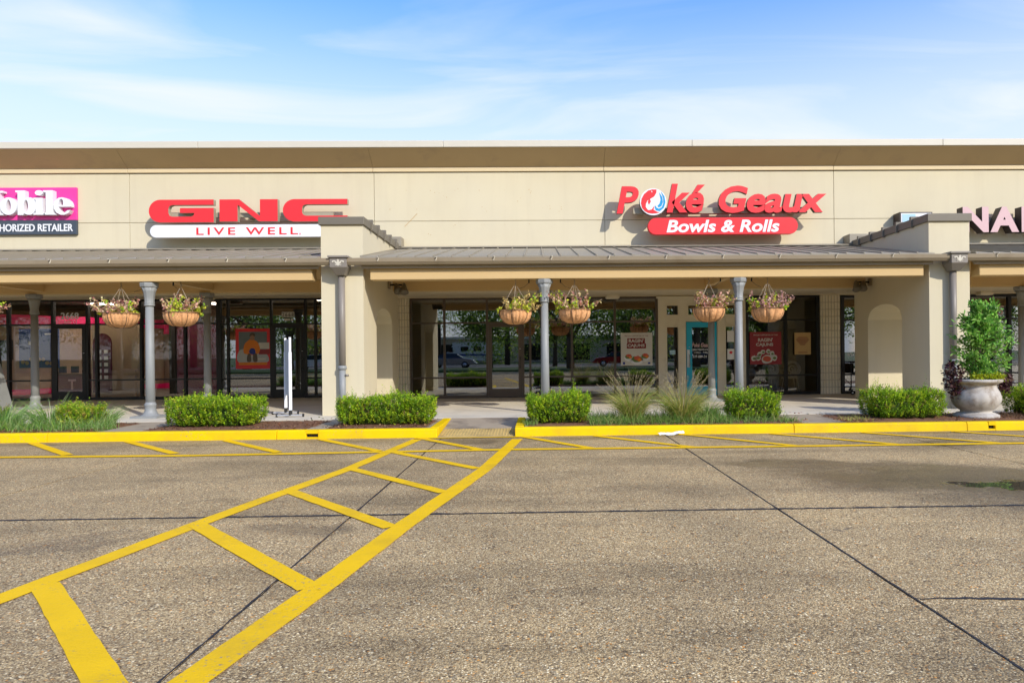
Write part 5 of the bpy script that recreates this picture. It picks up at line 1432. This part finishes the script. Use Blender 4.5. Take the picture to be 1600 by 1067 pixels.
# low grassy ground cover
def cover(x0, x1, y0, y1, n, h, cols, seed, name='ground_cover'):
    global rng
    rng = np.random.default_rng(seed)
    Bp = np.c_[rng.uniform(x0, x1, n), rng.uniform(y0, y1, n), np.full(n, .145)]
    D0 = rng.normal(size=(n, 3)) * .35 + np.array([0, -.1, 1]); D1 = rng.normal(size=(n, 3)) * .9 + np.array([0, -.3, .2])
    V, F = blades(Bp, D0, D1, h * rng.uniform(.5, 1.2, n), .008, 3)
    o = link(name, raw_mesh(name, V, F, LEAF, np.tile(tints(n, cols, .2), (3, 1)))); o['kind'] = 'stuff'
cover(.85, 3.3, 11.70, 12.6, 3200, .26, GRASSG, 51)
cover(-.28, -.05, 11.75, 12.3, 160, .16, GRASSG, 52)
cover(3.2, 4.5, 11.72, 12.1, 420, .2, GRASSG, 53)
cover(-11, -7.45, 11.72, 12.3, 2600, .28, SILV + GRASSG, 54)
cover(5.35, 5.8, 11.75, 12.3, 160, .12, STRAW, 55)
cover(8.25, 8.8, 11.8, 12.4, 220, .14, [(.2, .12, .07), (.15, .09, .05)], 56)
# fallen leaves and mulch chips
def litter(name, regs, cols, seed, size=(.03, .06), z=.16):
    global rng
    rng = np.random.default_rng(seed)
    P = np.concatenate([np.c_[rng.uniform(a, b, n), rng.uniform(c, d, n), z + rng.uniform(0, .02, n)] for a, b, c, d, n in regs])
    D = rng.normal(size=(len(P), 3)) * np.array([1, 1, .3])
    V, F = leaves(P, D, rng.uniform(*size, len(P)), rng.uniform(size[0] * .5, size[1] * .6, len(P)), up=(0, 0, 1), jit=.5)
    o = link(name, raw_mesh(name, V, F, LEAF, tints(len(P), cols, .25))); o['kind'] = 'stuff'
DRY = [(.40, .22, .09), (.30, .13, .06), (.5, .32, .16), (.22, .10, .05)]
litter('dry_leaves', [(-9.25, -8.5, 11.7, 11.95, 170), (-8.0, -7.5, 11.7, 12.0, 110), (-5.0, -3.9, 11.75, 12.2, 60), (-3.6, -1.95, 11.7, 12.1, 130), (4.4, 4.7, 11.7, 12.2, 40), (5.2, 5.9, 11.7, 12.2, 130), (7.3, 9.0, 11.7, 12.3, 120)], DRY, 61)
litter('mulch_chips', [(-6.8, -3.95, 11.7, 13.0, 700), (-3.72, -1.93, 11.7, 13.0, 500), (-.25, 4.6, 11.7, 13.0, 700), (5.3, 11, 11.7, 13.0, 900), (-11, -7.5, 11.7, 13, 600)], [(.16, .06, .03), (.22, .09, .04), (.10, .045, .025), (.28, .14, .07)], 62, (.02, .05))
litter('walkway_leaves', [(4.8, 5.6, 13.0, 14.2, 7), (4.9, 5.2, 16.2, 16.5, 2), (-4.9, -4.0, 13.2, 14.0, 8)], [(.12, .2, .03), (.3, .08, .05)], 63, (.05, .08), .155)
litter('lot_leaves', [(-8, 8, 2, 11.3, 26)], DRY + [(.35, .33, .05)], 64, (.015, .03), .004)

# ------------------------------------------------------------------ stone urn and its plants
UX, UY = 7.93, 12.28
t = thing('stone_urn', (UX, UY, .15), 'weathered grey cast-stone urn planter at the right, in front of the right pier', 'planter')
def gad(a, z):
    return 1 + (.022 * abs(math.cos(7 * a)) * math.sin(max(0, min(1, (z - .14) / .40)) * PI) if .12 < z < .56 else 0)
MB().lathe([(.36, 0), (.375, .02), (.37, .055), (.31, .085), (.25, .105), (.25, .125), (.30, .16), (.36, .23), (.392, .31), (.395, .38), (.37, .47), (.335, .54), (.325, .585), (.35, .615), (.41, .64), (.425, .66), (.425, .695), (.41, .70), (.37, .70), (.35, .64), (.02, .62)], (UX, UY, .15), 84, mod=gad).build('urn_body', STONE, t)
MB().lathe([(.34, 0), (.33, .02), (.02, .03)], (UX, UY, .775), 30).build('soil', MULCH, t)
rng = np.random.default_rng(71)
t = thing('potted_shrub', (UX + .08, UY, .8), 'tall bright green leafy shrub growing in the stone urn', 'shrub')
parts = []; trunk = MB()
bx0 = np.array([UX + .06, UY, .78])
trunk.tube([bx0, bx0 + np.array([.02, 0, .5]), bx0 + np.array([.05, 0, 1.0]), bx0 + np.array([.06, 0, 1.4])], [.022, .018, .012, .005], 7)
for k in range(125):
    hz = rng.uniform(.02, 1.46)
    a = rng.uniform(0, 2 * PI)
    rad = (.46 * math.sqrt(max(.02, 1 - ((hz - .5) / 1.02) ** 2)) if hz > .5 else .30 + .32 * hz) * rng.uniform(.45, 1.1) * (1.1 + .12 * math.cos(a))
    st = bx0 + np.array([.03 * hz, 0, hz * .88])
    en = st + np.array([math.cos(a) * rad, math.sin(a) * rad * .85, rng.uniform(.05, .22)])
    trunk.tube([st, (st + en) / 2 + np.array([0, 0, -.02]), en], [.007, .005, .002], 4)
    m = 40
    u = rng.uniform(.3, 1.0, m)[:, None]
    P = st + (en - st) * u + rng.normal(size=(m, 3)) * .03
    D = unit(en - st)[0] if False else (en - st) / np.linalg.norm(en - st)
    D = D * .6 + rng.normal(size=(m, 3)) * .55 + np.array([0, 0, .12])
    V, F = leaves(P, D, rng.uniform(.05, .12, m), rng.uniform(.022, .042, m))
    parts.append((V, F, tints(m, [(.19, .44, .06), (.28, .54, .08), (.11, .29, .035), (.40, .60, .14)], .25) * rng.uniform(.75, 1.2)))
V, F, T = cat(parts)
link('foliage', raw_mesh('foliage', V - np.array(t.location), F, LEAF, T), t)
trunk.build('branches', BARK, t)
def rosette_plant(name, lab, spots, cols, size, n, seed, cat_='plant', group=None):
    global rng
    rng = np.random.default_rng(seed)
    c0 = np.mean([s_[:3] for s_ in spots], 0)
    t = thing(name, tuple(c0), lab, cat_, group)
    parts = []; st = MB()
    for (x, y, z, r) in spots:
        P = np.array([x, y, z]) + rng.normal(size=(n, 3)) * r * np.array([.5, .5, .5])
        D = rng.normal(size=(n, 3)) + np.array([0, -.3, .1])
        V, F = leaves(P, D, rng.uniform(size * .7, size * 1.3, n), rng.uniform(size * .4, size * .75, n))
        parts.append((V, F, tints(n, cols, .25)))
        st.tube([(UX + (x - UX) * .6, UY + (y - UY) * .7, .84), ((x + UX) / 2, (y + UY) / 2, max(z, .9)), (x, y, z)], .006, 4)
    V, F, T = cat(parts)
    link('foliage', raw_mesh('foliage', V - np.array(t.location), F, LEAF, T), t)
    st.build('stems', BARK, t)
PURP = [(.07, .022, .03), (.10, .04, .045), (.18, .10, .08), (.05, .018, .03), (.24, .14, .10)]
rosette_plant('coleus', 'dark purple leafy plant spilling over the left rim of the stone urn', [(UX - .42, UY - .1, .86, .13), (UX - .50, UY - .05, .74, .12), (UX - .38, UY - .15, .98, .12), (UX - .46, UY, 1.10, .07), (UX - .40, UY - .05, .62, .09), (UX - .5, UY, .95, .1)], PURP, .075, 75, 81, group='purple plants in the urn')
rosette_plant('coleus', 'smaller purple leafy plant hanging over the right rim of the stone urn', [(UX + .46, UY - .05, .80, .11), (UX + .56, UY - .02, .82, .08), (UX + .50, UY - .1, .66, .09), (UX + .44, UY - .1, .73, .08), (UX + .62, UY, .85, .06)], PURP, .07, 60, 82, group='purple plants in the urn')
rosette_plant('sedum', 'lime yellow trailing plant along the front rim of the stone urn', [(UX - .20 + k * .065, UY - .33 + abs(k - 4) * .02, .885, .07) for k in range(9)], [(.42, .48, .015), (.5, .5, .03), (.32, .42, .01)], .045, 70, 83)

# litter on the kerb: crumpled white paper
rng = np.random.default_rng(91)
nx_, ny_ = 22, 6
V = []; F = []
for j in range(ny_ + 1):
    for i in range(nx_ + 1):
        u, v = i / nx_, j / ny_
        V.append((-.22 + .44 * u + rng.normal() * .006, -.05 + .10 * v + .02 * math.sin(u * 9), .012 + abs(.03 * math.sin(u * 14 + v * 5)) * (1 - abs(2 * v - 1)) + .022 * v + .02 * u * (u > .6) + rng.uniform(0, .012)))
for j in range(ny_):
    for i in range(nx_):
        a = j * (nx_ + 1) + i
        F.append((a, a + 1, a + nx_ + 2, a + nx_ + 1))
o = link('crumpled_paper', raw_mesh('crumpled_paper', V, F, PAPER)); o.location = (2.18, 11.38, 0.0); o.rotation_euler = (0, 0, .12)
tag(o, 'crumpled white paper litter lying against the yellow kerb', 'litter')

# ------------------------------------------------------------------ across the lot, seen only mirrored in the glass
def crown_geo(seed, h, r, n, cols):
    global rng
    rng = np.random.default_rng(seed)
    k = 46
    C = unit(rng.normal(size=(k, 3))) * (rng.uniform(.35, 1, (k, 1)) ** .5) * np.array([r, r, r * .72]) + np.array([0, 0, h - r * .72])
    idx = rng.integers(0, k, n)
    P = C[idx] + rng.normal(size=(n, 3)) * r * .17
    V, F = leaves(P, rng.normal(size=(n, 3)), rng.uniform(.18, .34, n), rng.uniform(.12, .22, n))
    return V, F, tints(n, cols, .25), C
def tree_mesh(seed, h, r, n, cols):
    V, F, T, C = crown_geo(seed, h, r, n, cols)
    crown = raw_mesh('crown', V, F, LEAFT, T)
    tr = MB()
    tr.tube([(0, 0, -.1), (.05, .03, h * .2), (.1, 0, h * .42), (.0, .05, h * .8)], [r * .09, r * .075, r * .06, .03], 9)
    for q in range(9):
        a = q * 2.4; z = h * (.28 + .045 * q); e = C[q]
        tr.tube([(.08, 0, z), (e[0] * .5, e[1] * .5, z + (e[2] - z) * .6), tuple(e)], [r * .04, r * .025, .02], 6)
    return crown, tr.mesh('trunk', BARK)
TG = [(.13, .22, .03), (.20, .30, .04), (.09, .16, .03), (.27, .36, .05)]
TM = [tree_mesh(101, 8.0, 4.0, 3800, TG), tree_mesh(102, 6.5, 3.0, 3200, TG), tree_mesh(103, 10, 4.6, 5000, TG)]
for i, (x, y, k, s_) in enumerate([(-13.5, -17, 0, 1.0), (-4.2, -19, 1, 1.0), (2.5, -17.5, 0, 1.0), (7.5, -21, 1, 1.1), (13, -18, 0, .95), (20, -22, 2, 1.0), (-22, -20, 2, .9), (-30, -30, 2, 1.1),
                                   (30, -32, 2, 1.1), (-16, -27, 1, 1.0), (1.5, -31, 1, 1.0), (17, -32, 2, .9), (-52, -26, 2, .9), (-44, -31, 0, 1.2), (-37, -24, 1, 1.2), (44, -28, 2, .9), (38, -25, 1, 1.2)]):
    t = bpy.data.objects.new('tree', None); COL.objects.link(t); t.location = (x, y, 0); t.rotation_euler = (0, 0, i * 1.3); t.scale = (s_,) * 3
    tag(t, 'leafy green tree on the grass across the lot, mirrored in the shop glass', 'tree', 'trees across the parking lot')
    link('crown', TM[k][0], t); link('trunk', TM[k][1], t)
# the wood behind them reads as one mass
parts = []
for k in range(30):
    x = -86 + k * 6.0 + 2 * math.sin(k * 2.1)
    if -13 < x < -8:
        continue
    y = -48 - 7 * math.sin(k * 1.7)
    V, F, T, C = crown_geo(200 + k, 8.5 + 2.5 * math.sin(k * 3.3), 4.4, 2600, TG)
    parts.append((V + np.array([x, y, 0]), F, T))
    tv = np.array([(x + a * .3, y + b * .3, z) for z in (0, 6) for a, b in ((-1, -1), (1, -1), (1, 1), (-1, 1))])
    parts.append((tv, np.array([(0, 1, 5, 4), (1, 2, 6, 5), (2, 3, 7, 6), (3, 0, 4, 7)]), np.tile([[.09, .07, .05]], (4, 1))))
V, F, T = cat(parts)
o = link('far_woods', raw_mesh('far_woods', V, F, LEAFT, T)); o['kind'] = 'stuff'
isl = MB().box(-34, 34, -23, -13, -.03, .13).build('grass_island', LAWN, kind='structure')
far = MB().add([(-90, -47, .02), (90, -47, .02), (90, -23.2, .02), (-90, -23.2, .02)], [(0, 1, 2, 3)]).build('far_road', ASPH, kind='structure')
def car(x, y, rz, paint, lab, grp='parked cars across the lot'):
    t = bpy.data.objects.new('parked_car', None); COL.objects.link(t); t.location = (x, y, .0); t.rotation_euler = (0, 0, rz)
    LOC[t] = Vector((0, 0, 0)); tag(t, lab, 'car', grp)
    pr = catmull([(-2.2, .35), (-2.25, .62), (-2.1, .82), (-1.2, .95), (1.5, .98), (2.15, .92), (2.25, .65), (2.2, .35)], 4)
    MB().prism([(p[0], p[1]) for p in pr], -.88, .88).build('body', paint, t, bevel=.06)
    cab = [(-1.25, .93), (-.55, 1.38), (.75, 1.42), (1.65, .96)]
    v = [(p[0], -.80 if p[1] < 1 else -.62, p[1]) for p in cab] + [(p[0], .80 if p[1] < 1 else .62, p[1]) for p in cab]
    MB().add(v, [(0, 1, 2, 3), (7, 6, 5, 4), (0, 4, 5, 1), (2, 6, 7, 3)]).build('window', CGLASS, t)
    MB().add([(v[1][0], v[1][1], 1.385), (v[2][0], v[2][1], 1.425), (v[6][0], v[6][1], 1.425), (v[5][0], v[5][1], 1.385), (v[1][0], v[1][1], 1.43), (v[2][0], v[2][1], 1.46), (v[6][0], v[6][1], 1.46), (v[5][0], v[5][1], 1.43)], [(4, 5, 6, 7), (0, 1, 5, 4), (1, 2, 6, 5), (2, 3, 7, 6), (3, 0, 4, 7)]).build('roof', paint, t, bevel=.02)
    for sx in (-1.38, 1.38):
        for sy in (-.8, .8):
            w = MB().tube([(sx, sy - .1, .32), (sx, sy + .1, .32)], .32, 18).build('wheel', RUBBER, t)
            MB().tube([(sx, sy - .11, .32), (sx, sy + .11, .32)], .19, 12).build('rim', SILVER, w)
    for sy in (-.65, .65):
        MB().box(-2.24, -2.16, sy - .16, sy + .16, .62, .75).build('headlight', WHITE, t)
        MB().box(2.14, 2.24, sy - .16, sy + .16, .66, .78).build('tail_light', RED, t)
car(-8.7, -28.5, PI, CARG, 'silver car parked across the lot, mirrored in the middle shop window')
car(16.0, -28.0, .1, CARD, 'dark car parked across the lot, mirrored in the right-hand glass')
car(7.6, -29.0, .05, CARR, 'dark red car on the far road, mirrored in the window with the cream poster')
car(-22.0, -27.0, .0, CARW, 'white car on the far road, mirrored in the left-hand glass')
MX, MY = -3.5, -57.0
t = thing('motorhome', (-9.0, -58, .0), 'white motorhome with a blue stripe across the lot, mirrored beside the brown door', 'motorhome')
MB().prism(catmull([(-9.6 + MX, .6), (-9.6 + MX, 1.5), (-9.2 + MX, 1.8), (-8.7 + MX, 2.6), (-8.2 + MX, 3.0), (-2.0 + MX, 3.05), (-1.7 + MX, 2.8), (-1.7 + MX, .6)], 3), MY - 2.4, MY).build('body', CARW, t)
MB().box(-8.0 + MX, -1.9 + MX, MY + .01, MY + .03, 1.1, 1.35).build('stripe', NAVY, t)
for x in (-7.6, -5.8, -4.0):
    MB().box(x + MX, x + 1.1 + MX, MY + .01, MY + .04, 1.75, 2.4).build('window', CGLASS, t)
MB().box(-9.3 + MX, -8.7 + MX, MY + .01, MY + .04, 1.6, 2.3).build('window', CGLASS, t)
for x in (-8.3, -3.2):
    for y in (MY - .15, MY - 2.25):
        w = MB().tube([(x + MX, y - .12, .42), (x + MX, y + .12, .42)], .42, 16).build('wheel', RUBBER, t)
        MB().tube([(x + MX, y - .13, .42), (x + MX, y + .13, .42)], .22, 12).build('rim', SILVER, w)
t = thing('far_shop', (12, -66, 0), 'long beige low building beyond the far road, mirrored in the shop glass', 'building')
MB().box(-40, 45, -80, -66, 0, 3.6).build('wall', MATS['beige_laminate'], t)
MB().box(-40.4, 45.4, -80.4, -65.6, 3.6, 4.0).build('roof_edge', CAPM, t)
for k in range(12):
    MB().box(-36 + k * 6.6, -32 + k * 6.6, -66.05, -65.98, .3, 2.8).build('window', CGLASS, t)
